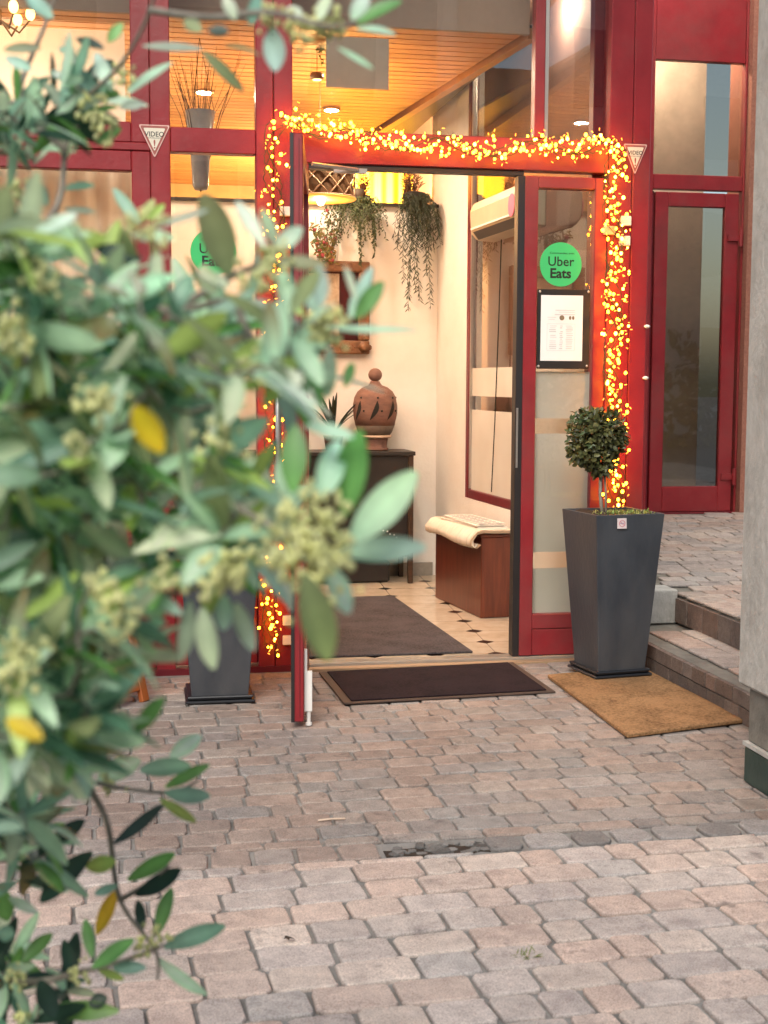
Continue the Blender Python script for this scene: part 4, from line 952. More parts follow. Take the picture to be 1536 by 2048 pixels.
def plate(px0, py0, px1, py1, label, mat=WHITEP, grp=None):
    a, c_ = atY(px0, py0, -.012), atY(px1, py1, -.012); b = MB(); b.box(a.x, c_.x, -.026, -.007, c_.z, a.z); solo('contact_plate', b, mat, label, 'contact plate', grp, bevel=.003)
plate(559, 413, 580, 433, 'white square contact plate near the top of the left door post')
plate(565, 1231, 583, 1250, 'upper of two white contact plates low on the left door post')
plate(565, 1271, 583, 1289, 'lower of two white contact plates low on the left door post')
plate(1240, 432, 1261, 452, 'upper white contact plate beside the right run of the garland')
plate(1238, 472, 1259, 492, 'lower white contact plate beside the right run of the garland')
plate(1206, 452, 1230, 470, 'yellowish contact plate behind the right run of the garland', CREAMP)
for (px_, py_, lab) in ((1294, 653, 'upper white plastic cable clip on the right mullion'), (1291, 756, 'lower white plastic cable clip on the right mullion')):
    c_ = atY(px_, py_, -.012); b = MB(); b.ball(c_, .016, 10, 6, (1.0, .7, .55)); b.box(c_.x - .008, c_.x + .008, c_.y + .003, -.003, c_.z - .006, c_.z + .006); solo('cable_clip', b, WHITEP, lab, 'cable clip', smooth=True)

# ------------------------------------------------------------------ fairy light garland
gl = thing('light_garland', 'warm fairy light garland wound in green tinsel around the doorway', 'garland', (1.4, -.05, 2.35))
def px(x, y, Y=-.05): return atY(x, y, Y)
path = [px(x, y) for x, y in ((543, 1305), (541, 1200), (545, 1080), (540, 950), (547, 820), (540, 700), (545, 600), (552, 500), (553, 430), (545, 360), (546, 300), (545, 262), (560, 243))]
path2 = [px(x, y) for x, y in ((560, 243), (600, 240), (640, 262), (700, 272), (760, 283), (830, 288), (900, 290), (960, 296), (1020, 300), (1080, 296), (1140, 293), (1200, 292), (1236, 293))]
path3 = [px(x, y) for x, y in ((1236, 293), (1224, 350), (1222, 420), (1232, 480), (1226, 560), (1228, 640), (1222, 720), (1226, 790), (1222, 850), (1228, 910), (1232, 960), (1226, 1010))]
wb = MB(); nb = MB(); bulbs = []
def along(pts, step):
    out = []
    for a, c_ in zip(pts, pts[1:]):
        n = max(1, int((c_ - a).length / step))
        for i in range(n): out.append((a + (c_ - a) * (i / n), (c_ - a).normalized()))
    return out
for pts, amp, nb_l, wires in ((path, .038, 62, 3), (path2, .034, 125, 4), (path3, .042, 108, 4)):
    fine = along(pts, .012); per = [rnd.uniform(0, 6) for _ in range(wires)]
    for w_ in range(wires):
        line = []
        for i, (p, t) in enumerate(fine):
            n1 = Vector((0, -1, 0)); n2_ = t.cross(n1); ph = i * .19 * (1 if w_ % 2 else -1) + per[w_]
            line.append(p + n2_ * (amp * math.cos(ph) * rnd.uniform(.85, 1.1)) + n1 * (.022 * math.sin(ph)))
        wb.tube(line, .0018, 4, (0.02, 0.05, 0.02, 1))
        for q in line:
            for _ in range(3):
                a = rnd.uniform(0, 6.28); v = rnd.uniform(.6, 1.5)
                nb.leaf(q, (math.cos(a), -.5 + rnd.uniform(-.4, .4), math.sin(a)), (rnd.uniform(-1, 1), -1, 1), rnd.uniform(.018, .042), .0030, col=(.016 * v, .045 * v, .012 * v, 1), seg=1)
    L_ = sum((c_ - a).length for a, c_ in zip(pts, pts[1:]))
    n = int(nb_l * L_)
    for k in range(n):
        p, t = fine[min(len(fine) - 1, int(len(fine) * (k + rnd.random()) / n))]; n2_ = t.cross(Vector((0, -1, 0)))
        o_ = rnd.gauss(0, .75); o_ = max(-1.45, min(1.45, o_))
        q = p + n2_ * (amp * 1.05 * o_) + Vector((0, -.018 - rnd.random() * .02, 0)) + t * rnd.uniform(-.01, .01)
        bulbs.append((q, rnd.uniform(.0045, .0084)))
part('wire', wb, surf('green_wire', (0.02, 0.045, 0.02), rough=.6), gl); part('tinsel', nb, TINSEL, gl)
rnd.shuffle(bulbs)
for q, r_ in bulbs[:100]:
    b = MB(); b.ball(q, r_, 8, 5, (1, 1, 1.15)); part('bulb', b, BULBH if rnd.random() < .3 else BULB, gl, smooth=True)
b = MB()
for q, r_ in bulbs[100:]:
    b.m = 1 if rnd.random() < .3 else 0; b.ball(q, r_, 8, 5, (1, 1, 1.15))
o = part('bulb', b, [BULB, BULBH], gl, smooth=True); o['kind'] = 'stuff'
b = MB()
for q, r_ in bulbs:
    d = Vector((rnd.uniform(-1, .4), -.3, rnd.uniform(-.7, .5))).normalized(); e = q + Vector((rnd.uniform(-.03, .03), .004, rnd.uniform(-.03, .03)))
    b.tube([e, e + d * .012], .0022, 5)
o = part('bulb_holder', b, BULBD, gl); o['kind'] = 'stuff'

# ------------------------------------------------------------------ planters with topiary
def lf_cloud(mb, c, rad, n, ll, lw, cols, sq=(1, 1, 1), shell=.55):
    for k in range(n):
        a = rnd.uniform(0, 6.283); z = rnd.uniform(-1, 1); s = math.sqrt(1 - z * z); d_ = Vector((s * math.cos(a), s * math.sin(a), z))
        r_ = rad * (shell + (1 - shell) * rnd.random() ** .6) * (1 + .30 * noise.noise(d_ * 2.4 + Vector(c) * 3))
        p = Vector(c) + Vector((d_.x * r_ * sq[0], d_.y * r_ * sq[1], d_.z * r_ * sq[2]))
        t = (d_ + Vector((rnd.uniform(-1, 1), rnd.uniform(-1, 1), rnd.uniform(-.8, .9)))).normalized()
        cc = rnd.choice(cols); v = rnd.uniform(.7, 1.3)
        mb.leaf(p, t, d_ + Vector((rnd.uniform(-.5, .5), rnd.uniform(-.5, .5), .5)), ll * rnd.uniform(.7, 1.2), lw, curl=rnd.uniform(0, .4), col=(cc[0] * v, cc[1] * v, cc[2] * v, 1), seg=3)
TCOL = [(0.10, 0.10, 0.036), (0.07, 0.078, 0.028), (0.15, 0.145, 0.055), (0.045, 0.052, 0.02)]
def planter(loc, rz, label, sticker_=False, seed=1):
    t = thing('planter', label, 'planter', (0, 0, 0))
    H = 0.728; wb_, wt = 0.232, 0.335
    b = MB(); vs = []
    for z, w in ((0.022, wb_), (H, wt), (H, wt - .026), (H - .06, wt - .036)):
        vs += [(sx * w / 2, sy * w / 2, z) for sx, sy in ((-1, -1), (1, -1), (1, 1), (-1, 1))]
    fs = [(0, 3, 2, 1)]
    for k in range(3): fs += [(k * 4 + i, k * 4 + (i + 1) % 4, k * 4 + 4 + (i + 1) % 4, k * 4 + 4 + i) for i in range(4)]
    b.add(vs, fs); part('pot', b, PLANTER, t, bevel=.004, seg=2)
    b = MB(); b.box(-.142, .142, -.142, .142, 0.0, .012); b.frustum(.0125, .26, .03, .275); part('saucer', b, SAUCER, t, bevel=.005)
    b = MB(); n = 9; w = wt - .037
    for i in range(n + 1):
        for j in range(n + 1): b.add([((i / n - .5) * w, (j / n - .5) * w, H - .012 + rnd.uniform(-.006, .012))], [])
    for i in range(n):
        for j in range(n): b.f.append((i * (n + 1) + j, (i + 1) * (n + 1) + j, (i + 1) * (n + 1) + j + 1, i * (n + 1) + j + 1)); b.mi.append(0)
    part('soil', b, SOIL, t)
    b = MB()
    for k in range(420): 
        xx, yy_ = rnd.gauss(.05, .07), rnd.gauss(-.08, .055)
        if abs(xx) < .15 and abs(yy_) < .155: b.leaf((xx, yy_, H - .012), (rnd.uniform(-1, 1), rnd.uniform(-1, 1), rnd.uniform(.4, 1.4)), (0, 0, 1), rnd.uniform(.014, .034), .007, col=(rnd.uniform(.16, .32), rnd.uniform(.20, .34), .08, 1), seg=2)
    part('ground_cover', b, TOPM, t)
    return t, H
def topiary(loc, label, seed):
    t = thing('topiary_shrub', label, 'shrub', loc); c = Vector(loc)
    b = MB(); b.tube([c + Vector((-.02, 0, 0)), c + Vector((-.03, .01, .1)), c + Vector((-.035, 0, .22)), c + Vector((-.055, .01, .33))], [.009, .008, .008, .006], 8)
    b.tube([c + Vector((-.005, 0, 0)), c + Vector((-.005, .01, .12)), c + Vector((-.02, 0, .25))], [.006, .005, .004], 6)
    part('trunk', b, BARK, t, smooth=True)
    b = MB()
    lf_cloud(b, c + Vector((-.060, 0, .395)), .108, 680, .030, .019, TCOL, (1.0, 1.0, .95), .25)
    lf_cloud(b, c + Vector((-.118, -.01, .305)), .062, 260, .032, .020, TCOL)
    lf_cloud(b, c + Vector((-.035, 0, .265)), .060, 330, .034, .018, TCOL, (1, 1, 1.25), .3)
    lf_cloud(b, c + Vector((.010, 0, .36)), .062, 300, .032, .02, TCOL)
    for k in range(26):
        a = rnd.uniform(0, 6.28); d_ = Vector((math.cos(a), math.sin(a) * .5, rnd.uniform(-.3, 1))); p0 = c + Vector((-.06, 0, .38)) + d_.normalized() * .1
        e = p0 + d_.normalized() * rnd.uniform(.02, .055); b.tube([p0, e], .0012, 3, (0.06, 0.06, 0.03, 1))
        for j in range(6): b.leaf(p0 + (e - p0) * (j / 5), (rnd.uniform(-1, 1), rnd.uniform(-1, 1), rnd.uniform(-.3, 1)), (0, -1, .5), .026, .013, col=(.06, .09, .035, 1), seg=2)
    part('crown', b, TOPM, t)
    return t
pr_, H = planter((0, 0, 0), 0, 'tall tapered graphite planter on the coir mat right of the doorway')
pr2 = copy_tree(pr_)
pr_.location = (2.115, -0.385, 0.021); pr_.rotation_euler.z = R(8)
pr2.location = (0.352, -0.50, 0.003); pr2.rotation_euler.z = R(-1)
pr2['label'] = 'tall tapered graphite planter on the pavers left of the doorway behind the shrub'
for o in (pr_, pr2): o['group'] = 'planters flanking the doorway'
topiary((2.09, -0.385, 0.021 + H - .035), 'ball shaped topiary shrub growing in the planter right of the doorway', 1)
topiary((0.38, -0.50, 0.003 + H - .035), 'ball shaped topiary shrub in the left planter, mostly hidden by foliage', 2)
c_ = atY(1244, 1047, -.56)
ns = thing('prohibition_sticker', 'small white square sticker with a pink crossed circle on the planter rim', 'sticker', (c_.x, c_.y, c_.z))
Mx = Matrix.Translation(c_) @ Matrix.Rotation(R(8), 4, 'Z') @ Matrix.Rotation(R(-4.3), 4, 'X')
nsp = (2.115, -0.385)
def stk(mb): mb.v = [tuple(Mx @ Vector(v)) for v in mb.v]; return mb
s_ = .0225; b = MB(); b.box(-s_, s_, -.001, .0015, -s_, s_); part('backing', stk(b), surf('pinkish_white', (0.72, 0.62, 0.62), rough=.5), ns, bevel=.0005)
b = MB(); b.tube([(.0135 * math.cos(a * .2618), -.0018, .0135 * math.sin(a * .2618)) for a in range(25)], .0016, 4); b.tube([(-.0095, -.0018, .0095), (.0095, -.0018, -.0095)], .0016, 4); part('symbol', stk(b), surf('pink_print', (0.62, 0.22, 0.26), rough=.5), ns)
b = MB(); b.box(-.009, .009, -.0022, -.0012, -.002, .002); part('pictogram', stk(b), surf('blue_grey_print', (0.30, 0.30, 0.42), rough=.5), ns)

# ------------------------------------------------------------------ chalk board
ab0, ab1 = Vector((0.058, -0.52, 0)), Vector((-0.33, -1.0, 0)); ax_ = (ab0 - ab1).normalized(); an = Vector((-ax_.y, ax_.x, 0))
if an.y > 0: an = -an
lean = R(14); up_ = Vector((0, 0, math.cos(lean))) - an * math.sin(lean); nn = ax_.cross(up_).normalized()
if nn.dot(an) < 0: nn = -nn
AM = Matrix((ax_, nn, up_)).transposed(); AW = (ab0 - ab1).length
ab = thing('chalkboard_sign', 'slate pavement chalkboard in an orange wooden frame behind the shrub', 'chalkboard', tuple((ab0 + ab1) / 2))
def abp(u, w, v): return ab1 + ax_ * u + nn * w + up_ * v
def abox(mb, u0, u1, w0, w1, v0, v1): mb.obox(abp((u0 + u1) / 2, (w0 + w1) / 2, (v0 + v1) / 2), ((u1 - u0) / 2, (w1 - w0) / 2, (v1 - v0) / 2), AM)
b = MB(); abox(b, 0, .045, -.012, .012, .0, 1.0); abox(b, AW - .045, AW, -.012, .012, 0, 1.0); abox(b, .045, AW - .045, -.012, .012, .05, .09); abox(b, .045, AW - .045, -.012, .012, .955, 1.0); part('frame', b, ORANGEW, ab, bevel=.004)
b = MB(); abox(b, .04, AW - .04, -.004, .004, .085, .96); part('board', b, CHALK, ab)
b = MB()
for k in range(7):
    z = .85 - .1 * k; u = .1
    while u < AW - .14:
        l = rnd.uniform(.02, .06); b.tube([abp(u, .0055, z + rnd.uniform(-.012, .012)), abp(u + l * .5, .0055, z + rnd.uniform(-.02, .02)), abp(u + l, .0055, z + rnd.uniform(-.012, .012))], .0022, 4); u += l + rnd.uniform(.01, .03)
part('chalk_scribble', b, surf('chalk_dust', (0.55, 0.48, 0.30), rough=1), ab)
b = MB()
for u in (0.01, AW - .05):
    p0 = abp(u + .02, -.02, .96); p1_ = Vector((p0.x, p0.y, .0)) - an * .34; b.tube([p0, p1_ + Vector((0, 0, .01))], .014, 6)
part('rear_legs', b, ORANGEW, ab)

# small litter
lt = MB(); q = [atZ(636, 1641, .005), atZ(660, 1638, .008), atZ(690, 1637, .005)]; lt.tube(q, .0035, 5); solo('dry_twig', lt, CREAM, 'pale dry twig lying on the pavers', 'twig')
lt = MB(); c_ = atZ(578, 1880, .008); lt.leaf(c_ + Vector((-.012, 0, .004)), (1, .3, .2), (0, 0, 1), .03, .014, curl=.5, col=(.03, .02, .015, 1)); lt.leaf(c_, (-.4, .8, .4), (0, 0, 1), .018, .01, col=(.03, .02, .015, 1)); solo('dead_leaf', lt, ARTM, 'small black curled dead leaf lying on the pavers', 'leaf')
gt = MB(); c_ = atZ(1055, 1915, -.004)
for k in range(46): gt.leaf(c_ + Vector((rnd.gauss(0, .018), rnd.gauss(0, .008), 0)), (rnd.uniform(-1, 1), rnd.uniform(-1, 1), rnd.uniform(.2, 1)), (0, 0, 1), rnd.uniform(.015, .035), .003, curl=.4, col=(.16, .19, .06, 1), seg=2)
solo('grass_tuft', gt, ARTM, 'tiny tuft of grass growing in a paver joint', 'grass tuft')

#SECTION_SHRUB
# ------------------------------------------------------------------ foreground shrub
sb = thing('leathery_shrub', 'out of focus evergreen shrub with mint green leaves and cream bud clusters in front', 'shrub', (-0.75, -5.15, 0))
MINT = (0.46, 0.71, 0.52); TEAL = (0.23, 0.42, 0.33); DARK = (0.022, 0.055, 0.040); GRN = (0.14, 0.34, 0.10); DTEAL = (0.08, 0.19, 0.14); PALE = (0.58, 0.70, 0.52); YG = (0.38, 0.52, 0.15); OLV = (0.24, 0.29, 0.15); GRY = (0.33, 0.41, 0.33); YEL = (0.80, 0.55, 0.03); BLU = (0.38, 0.56, 0.50)
fo_ = MB(); yl = []; br = MB(); buds = []
def dz(x, y):
    if y > 1480: return 1.45
    if x > 540 and y > 820: return 0.86
    if y < 430: return 1.25 if x < 350 else 1.08
    if x > 380 and y < 800: return 1.0
    return 0.95
def hleaf(x0, y0, x1, y1, w, col, dd=0.0, curl=None, mb=None):
    d0 = dz((x0 + x1) / 2, (y0 + y1) / 2) + dd + rnd.uniform(-.05, .05)
    pxl = math.hypot(x1 - x0, y1 - y0); L_ = pxl * d0 / FPX
    dep = rnd.uniform(-.45, .35) * L_
    a = at(x0, y0, d0); e = at(x1, y1, d0 + dep)
    nv = (-FW + Vector((rnd.uniform(-.5, .5), rnd.uniform(-.3, .3), rnd.uniform(0.0, .9))))
    v = rnd.uniform(.85, 1.15); c = (col[0] * v, col[1] * v, col[2] * v, 1)
    tc = tuple(min(1, k * rnd.uniform(.9, 1.25)) for k in c[:3]) + (1,)
    (mb or fo_).leaf(a, e - a, nv, (e - a).length * 1.03, w * d0 / FPX * 1.02, curl=rnd.uniform(-.08, .22) if curl is None else curl, fold=rnd.uniform(.05, .35), col=c, tipcol=tc, seg=8)
HL = [(105,37,55,-8,32,TEAL),(7,100,78,92,22,OLV),(10,115,60,135,24,BLU),(36,200,32,130,17,GRN),(117,98,146,98,24,TEAL),(208,98,152,72,22,DARK),(217,85,243,45,24,GRN),(225,180,186,100,30,MINT),(252,190,338,118,28,MINT),(205,195,135,125,32,TEAL),(240,215,286,205,22,GRY),(195,290,240,250,26,GRN),(405,102,487,178,26,OLV),(368,40,402,62,28,OLV),(416,62,457,65,28,DARK),(285,92,400,95,22,GRY),(450,92,522,100,22,OLV),(95,410,55,355,36,TEAL),(125,378,182,362,26,TEAL),(128,418,190,428,22,GRY),(280,448,228,378,24,MINT),(283,445,306,398,24,YG),(298,440,328,408,18,YG),(305,455,415,418,17,GRY),
 (458,550,408,392,80,OLV),(430,590,404,532,40,PALE),(530,495,474,402,32,PALE),(550,495,530,418,28,PALE),(552,505,601,450,38,PALE),(555,522,650,528,32,OLV),(560,575,605,630,26,YG),(640,615,637,535,38,BLU),(265,470,348,472,28,MINT),(20,570,30,430,62,MINT),(50,490,150,430,42,MINT),(105,480,172,460,26,MINT),(190,530,137,466,34,YG),(190,495,280,520,42,DARK),(215,610,345,545,46,MINT),(282,615,335,565,32,OLV),(345,630,378,545,42,TEAL),(460,575,397,540,34,PALE),(500,600,592,650,38,GRY),(182,726,132,622,38,GRN),(220,758,355,735,42,MINT),(337,860,365,745,64,TEAL),(100,910,160,830,58,MINT),(474,908,415,836,34,PALE),(465,936,415,868,22,OLV),(440,965,390,905,42,PALE),(392,963,333,913,52,MINT),
 (655,655,832,665,26,MINT),(711,637,765,565,38,GRN),(700,640,745,540,36,MINT),(710,600,697,531,18,PALE),(640,640,612,575,30,MINT),(690,775,705,722,22,GRN),(610,790,620,725,32,MINT),(655,795,660,700,32,MINT),(611,850,705,870,32,MINT),(690,1030,722,865,72,GRN),(700,1085,830,945,72,MINT),(680,1105,855,1090,52,MINT),(655,1130,700,1225,48,MINT),(608,1150,650,1316,78,OLV),(585,985,590,850,56,GRN),(640,1000,680,880,54,MINT),(560,1010,500,960,50,MINT),(540,1040,470,1010,46,PALE),(590,1010,560,920,44,MINT),
 (380,1200,365,1320,38,GRY),(405,1215,425,1335,46,PALE),(450,1190,447,1258,38,MINT),(472,1205,506,1300,38,PALE),(440,1060,455,1135,38,PALE),(325,1055,408,1128,40,MINT),(150,1085,230,1065,42,MINT),(110,1000,145,1070,46,BLU),(-5,1090,65,1170,46,BLU),(320,1050,260,1140,46,GRN),(185,1180,90,1235,42,MINT),(300,1190,360,1225,30,MINT),(285,1250,332,1245,28,MINT),(270,1270,312,1308,20,PALE),(25,1280,90,1215,52,GRN),(60,1350,165,1370,52,MINT),(180,1410,287,1342,52,TEAL),(185,1470,150,1400,48,TEAL),(270,1465,333,1398,40,GRN),(265,1465,240,1420,26,PALE),(190,1470,285,1485,40,MINT),(195,1540,155,1480,40,TEAL),
 (340,1515,400,1472,34,MINT),(280,1540,378,1532,38,TEAL),(330,1575,416,1530,25,GRN),(330,1585,419,1595,34,TEAL),(320,1598,390,1643,22,YG),(228,1685,335,1615,38,DARK),(195,1560,275,1515,46,MINT),(20,1500,60,1610,84,TEAL),(0,1690,60,1640,36,DARK),(100,1690,165,1640,32,DARK),(-5,1715,92,1690,42,GRN),(185,1705,75,1800,52,DARK),(172,1735,230,1722,34,YG),(255,1760,347,1708,32,GRN),(270,1790,365,1742,38,DARK),(285,1860,278,1800,24,DARK),(315,1870,338,1775,32,GRN),(328,1895,447,1852,38,TEAL),(315,1915,406,1998,30,MINT),(185,1915,170,1840,26,GRN),(45,1925,98,1865,32,GRN),(145,1955,130,1880,28,DARK),(185,1935,262,1880,34,GRN),(95,2020,228,2022,38,GRN),(196,1940,246,1958,18,YG),(225,1935,288,1935,26,TEAL),(178,2010,214,1995,30,DARK),(80,1960,108,2030,42,DARK),(-5,1865,28,1870,32,TEAL),(18,1795,72,1825,22,MINT),(-5,1770,15,1840,42,GRN),(235,1770,190,1868-80,20,TEAL),
 (545,55,550,140,46,BLU),(675,95,742,140,20,MINT),(712,58,788,58,22,MINT),(715,48,795,-8,34,GRN),(705,40,735,-12,38,MINT),(598,45,580,10,32,PALE),(640,40,655,-15,30,PALE),(500,50,520,-10,30,TEAL),(470,40,450,-10,28,PALE)]
for a in HL: hleaf(*a)
yb_ = []
for a in ((325,905,270,815,54,YEL,-.16),(85,1478,15,1438,44,YEL,-.2),(192,1868,230,1785,36,YEL)):
    m = MB(); hleaf(*a, mb=m); yb_.append(m)
# leaf rosettes filling the depth of the shrub
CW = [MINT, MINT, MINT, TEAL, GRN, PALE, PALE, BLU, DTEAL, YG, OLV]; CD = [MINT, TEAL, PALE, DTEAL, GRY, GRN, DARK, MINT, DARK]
def rosette(P, axis, n, L_, cols, spread=1.0):
    axis = Vector(axis).normalized(); s0 = axis.orthogonal().normalized(); s1 = axis.cross(s0); ph = rnd.uniform(0, 6.28)
    for k in range(n):
        a = ph + k * 2.4; el = R(rnd.uniform(25, 95)) * spread
        d = axis * math.cos(el) + (s0 * math.cos(a) + s1 * math.sin(a)) * math.sin(el)
        c = rnd.choice(cols); v = rnd.uniform(.75, 1.2); l = L_ * rnd.uniform(.7, 1.15)
        fo_.leaf(P - axis * rnd.uniform(0, .03), d, axis + Vector((rnd.uniform(-.3, .3), rnd.uniform(-.3, .3), .5)), l, l * rnd.uniform(.24, .34), curl=rnd.uniform(-.05, .3), fold=rnd.uniform(.05, .35), col=(c[0] * v, c[1] * v, c[2] * v, 1), tipcol=((.30, .22, .10, 1) if rnd.random() < .07 else (c[0] * v * 1.15, c[1] * v * 1.12, c[2] * v, 1)), seg=6)
def inpoly(x, y, P):
    c = False; n = len(P)
    for i in range(n):
        (x0, y0), (x1, y1) = P[i], P[i - 1]
        if (y0 > y) != (y1 > y) and x < (x1 - x0) * (y - y0) / (y1 - y0) + x0: c = not c
    return c
MAIN = [(-200,440),(60,455),(190,520),(300,560),(420,590),(540,600),(640,640),(670,690),(620,750),(520,770),(440,800),(430,880),(500,940),(590,1000),(590,1080),(470,1110),(380,1120),(300,1190),(260,1270),(210,1370),(190,1450),(130,1520),(60,1640),(-200,1700)]
TOPP = [(-200,180),(60,190),(170,150),(230,190),(220,240),(160,290),(60,320),(-200,330)]
BOTP = [(-200,1890),(60,1900),(230,1925),(270,1950),(180,2080),(-200,2080)]
TIPS = []
for poly, n, d0, d1, cols, L_ in ((MAIN, 165, .84, 1.12, None, .056), (MAIN, 120, 1.12, 1.6, None, .066), ([(-200,1600),(90,1600),(105,1690),(40,1760),(50,1900),(-200,1900)], 12, 1.3, 1.5, None, .058), (TOPP, 24, 1.2, 1.45, None, .05), (BOTP, 14, 1.4, 1.6, CD, .058)):
    x0, x1 = min(p[0] for p in poly), max(p[0] for p in poly); y0, y1 = min(p[1] for p in poly), max(p[1] for p in poly); k = 0
    while k < n:
        x, y = rnd.uniform(x0, x1), rnd.uniform(y0, y1)
        if inpoly(x, y, poly) and math.hypot(x - 415, y - 490) > 150:
            d = rnd.uniform(d0, d1); P = at(x, y, d)
            ax = Vector((rnd.uniform(-.1, 1), rnd.uniform(-.9, .2), rnd.uniform(-.2, 1.0)))
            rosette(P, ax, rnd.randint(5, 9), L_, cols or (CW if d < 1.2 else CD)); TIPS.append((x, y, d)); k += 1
# flower bud clusters
BD = [(555,40),(640,55),(665,48),(610,70),(530,540),(545,505),(548,560),(655,640),(635,665),(668,655),(520,740),(540,722),(200,810),(180,800),(30,690),(15,655),(622,1100),(600,1060),(640,1030),(592,1130),(658,1112),(625,1150),(575,1090),(450,1155),(482,1130),(435,1162),(230,1210),(212,1180),(242,1240),(30,1300),(60,1330),(20,1340),(215,1570),(185,215),(250,150),(205,255),(40,380),(320,1870),(290,1892),(30,1950),(40,2035),(160,1945),(300,460),(440,880),(160,905),(90,560),(330,1160)]
BUDL = []
for x, y in BD:
    d0 = dz(x, y) - (.10 if x < 540 and 430 < y < 1450 else .02); c = at(x, y, d0); m = MB(); big = 1.5 if (x > 540 and y > 980) else 1.0
    for k in range(int(20 * big)):
        q = c + Vector((rnd.gauss(0, .0065 * big), rnd.gauss(0, .006 * big), rnd.gauss(0, .0065 * big))); v = rnd.uniform(.75, 1.2)
        m.ball(q, rnd.uniform(.0018, .0032), 6, 4, (1, 1, 1.2), (0.85 * v, 0.85 * v, 0.46 * v, 1))
    BUDL.append(m)
# branches
BR = [[(-260,2300,1.6),(-60,1500,1.3),(80,1385,1.2),(170,1560,1.4),(215,1650,1.44),(240,1800,1.45),(310,1900,1.45),(315,1960,1.45)],
      [(-260,2300,1.6),(-120,1700,1.3),(-30,1250,1.15),(110,1110,1.05),(200,1150,1.02),(320,1190,1.0),(440,1160,.98)],
      [(-120,1700,1.3),(-80,1000,1.1),(60,830,1.0),(170,862,.97),(380,960,.92),(520,1040,.87),(620,1090,.86)],
      [(-80,1000,1.1),(20,700,1.05),(70,735,1.0),(150,800,.98),(260,900,.97),(330,930,.96)],
      [(-80,1000,1.1),(-20,600,1.1),(110,420,1.2),(130,300,1.25),(150,220,1.25),(240,130,1.2),(300,20,1.15),(330,-120,1.1)],
      [(300,20,1.15),(420,35,1.1),(540,25,1.05),(650,52,1.0),(705,50,1.0)],
      [(130,300,1.25),(40,200,1.3),(90,50,1.3),(130,-60,1.3)],
      [(20,700,1.05),(200,600,1.02),(350,620,1.0),(470,600,1.0),(560,640,.99),(650,650,.98),(720,660,.97)],
      [(350,620,1.0),(450,560,1.0),(530,520,1.0),(545,480,1.0)],
      [(470,600,1.0),(520,720,.98),(600,780,.96),(640,860,.95)],
      [(80,1385,1.2),(150,1440,1.2),(230,1470,1.2),(270,1470,1.2)],
      [(-60,1500,1.3),(60,1500,1.35),(170,1560,1.4),(330,1585,1.44),(400,1560,1.45)],
      [(-260,2300,1.6),(-40,2000,1.5),(100,1960,1.45),(250,1920,1.45),(330,1890,1.45)],
      [(240,1800,1.45),(290,1770,1.45),(340,1730,1.45)], [(200,1150,1.02),(210,1200,1.0),(250,1260,1.0),(300,1290,1.0)]]
def catm(P, n=6):
    out = []
    for i in range(len(P) - 1):
        p0, p1_, p2, p3 = P[max(i - 1, 0)], P[i], P[i + 1], P[min(i + 2, len(P) - 1)]
        for k in range(n):
            t = k / n; out.append(0.5 * ((2 * p1_) + (p2 - p0) * t + (2 * p0 - 5 * p1_ + 4 * p2 - p3) * t * t + (3 * p1_ - p0 - 3 * p2 + p3) * t ** 3))
    return out + [P[-1]]
NODES = []
for pl_ in BR:
    P = catm([at(*q) for q in pl_]); n = len(P)
    r0 = .006 if pl_[0][0] < -100 else .0035
    br.tube(P, [r0 + (.0014 - r0) * i / (n - 1) for i in range(n)], 7); NODES += P
base = Vector((-0.75, -5.15, 0)); tops = [at(-260, 2300, 1.6)]
for q in tops: br.tube(catm([base, base + Vector((.02, .03, .35)), (base + q) / 2 + Vector((0, 0, .12)), q]), [.016 - .0009 * i for i in range(7)] + [.009 - .0003 * i for i in range(12)], 8)
TP = [at(x, y, d) for x, y, d in TIPS]
while TP:
    P = min(TP, key=lambda p: min((v - p).length_squared for v in NODES[::3])); TP.remove(P); q = min(NODES, key=lambda v: (v - P).length_squared)
    if (q - P).length > .012: br.tube([q, (q + P) / 2 + Vector((rnd.uniform(-.012, .012), rnd.uniform(-.012, .012), rnd.uniform(-.02, .005))), P], [.002, .0016, .0011], 5); NODES.append(P); NODES.append(P); NODES.append(P)
part('branches', br, BARK, sb, smooth=True)
part('foliage', fo_, LEAFM, sb, smooth=True)
for m in yb_: part('yellow_leaf', m, LEAFM, sb, 'yellowed leaf on the shrub', smooth=True)
for m in BUDL: part('bud_cluster', m, BUDM, sb, smooth=True)

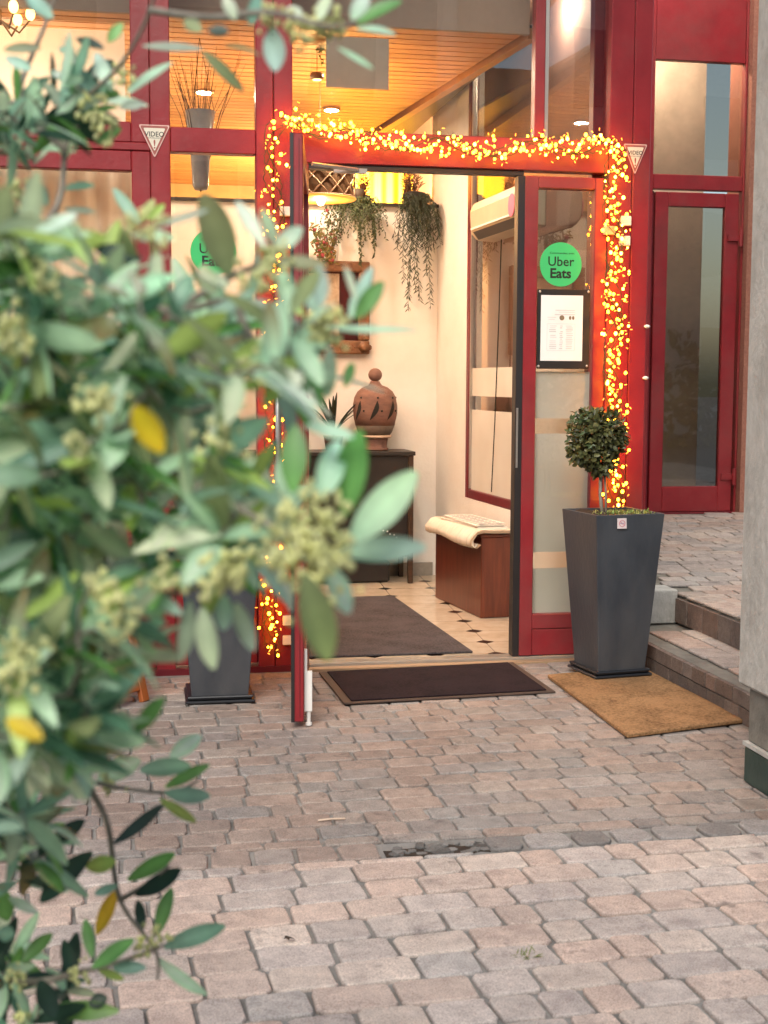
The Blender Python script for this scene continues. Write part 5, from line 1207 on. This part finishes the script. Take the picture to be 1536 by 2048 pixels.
#SECTION_STREETBACK
# ------------------------------------------------------------------ across the street (reflected in the glass)
ob = thing('apartment_building', 'pale beige apartment block across the street behind the viewer', 'building', (0, -24, 0))
b = MB(); b.box(-30, 60, -30, -24, -0.05, 13); part('wall', b, surf('beige_render', (0.78, 0.72, 0.63), rough=.9), ob)
b = MB()
for i in range(26):
    for k in range(3): b.box(-20 + i * 3, -18.6 + i * 3, -24.0, -23.96, 1.2 + 3.2 * k, 2.9 + 3.2 * k)
part('windows', b, surf('dark_glazing', (0.05, 0.055, 0.06), rough=.1), ob)
hd = MB()
for k in range(46): lf_cloud(hd, (-9 + k * .55 + rnd.uniform(-.2, .2), -15 + rnd.uniform(-.6, .6), .8 + rnd.uniform(-.2, .7)), .85, 120, .26, .14, TCOL, (1, .8, 1.1), .6)
solo('hedge', hd, TOPM, 'dark green hedge across the street behind the viewer', 'hedge')

# ------------------------------------------------------------------ light
w = bpy.data.worlds.new('World'); sc.world = w; w.use_nodes = True; nt = w.node_tree
sky = nt.nodes.new('ShaderNodeTexSky'); sky.sky_type = 'NISHITA'; sky.sun_disc = False
SUN_EL, SUN_AZ = R(34), R(203)
sky.sun_elevation = SUN_EL; sky.sun_rotation = SUN_AZ; sky.air_density = 1.2; sky.dust_density = 3.0; sky.ozone_density = 1.0
nt.links.new(sky.outputs[0], nt.nodes['Background'].inputs[0]); nt.nodes['Background'].inputs[1].default_value = 0.15
sl_ = bpy.data.lights.new('sun', 'SUN'); sl_.energy = 5.0; sl_.angle = R(45); sl_.color = (1.0, 0.96, 0.9)
so = bpy.data.objects.new('sun', sl_); COL.objects.link(so); so.location = (0, -10, 12)
dv = Vector((math.sin(SUN_AZ) * math.cos(SUN_EL), math.cos(SUN_AZ) * math.cos(SUN_EL), math.sin(SUN_EL)))
so.rotation_euler = dv.to_track_quat('Z', 'Y').to_euler()

sc.view_settings.view_transform = 'Standard'; sc.view_settings.look = 'None'; sc.view_settings.exposure = 0; sc.view_settings.gamma = 1
sc.render.engine = 'CYCLES'
cy = sc.cycles; cy.use_denoising = True; cy.denoiser = 'OPENIMAGEDENOISE'; cy.max_bounces = 8; cy.transparent_max_bounces = 24; cy.diffuse_bounces = 4; cy.glossy_bounces = 4; cy.caustics_reflective = False; cy.caustics_refractive = False; cy.sample_clamp_indirect = 6.0; cy.use_light_tree = True
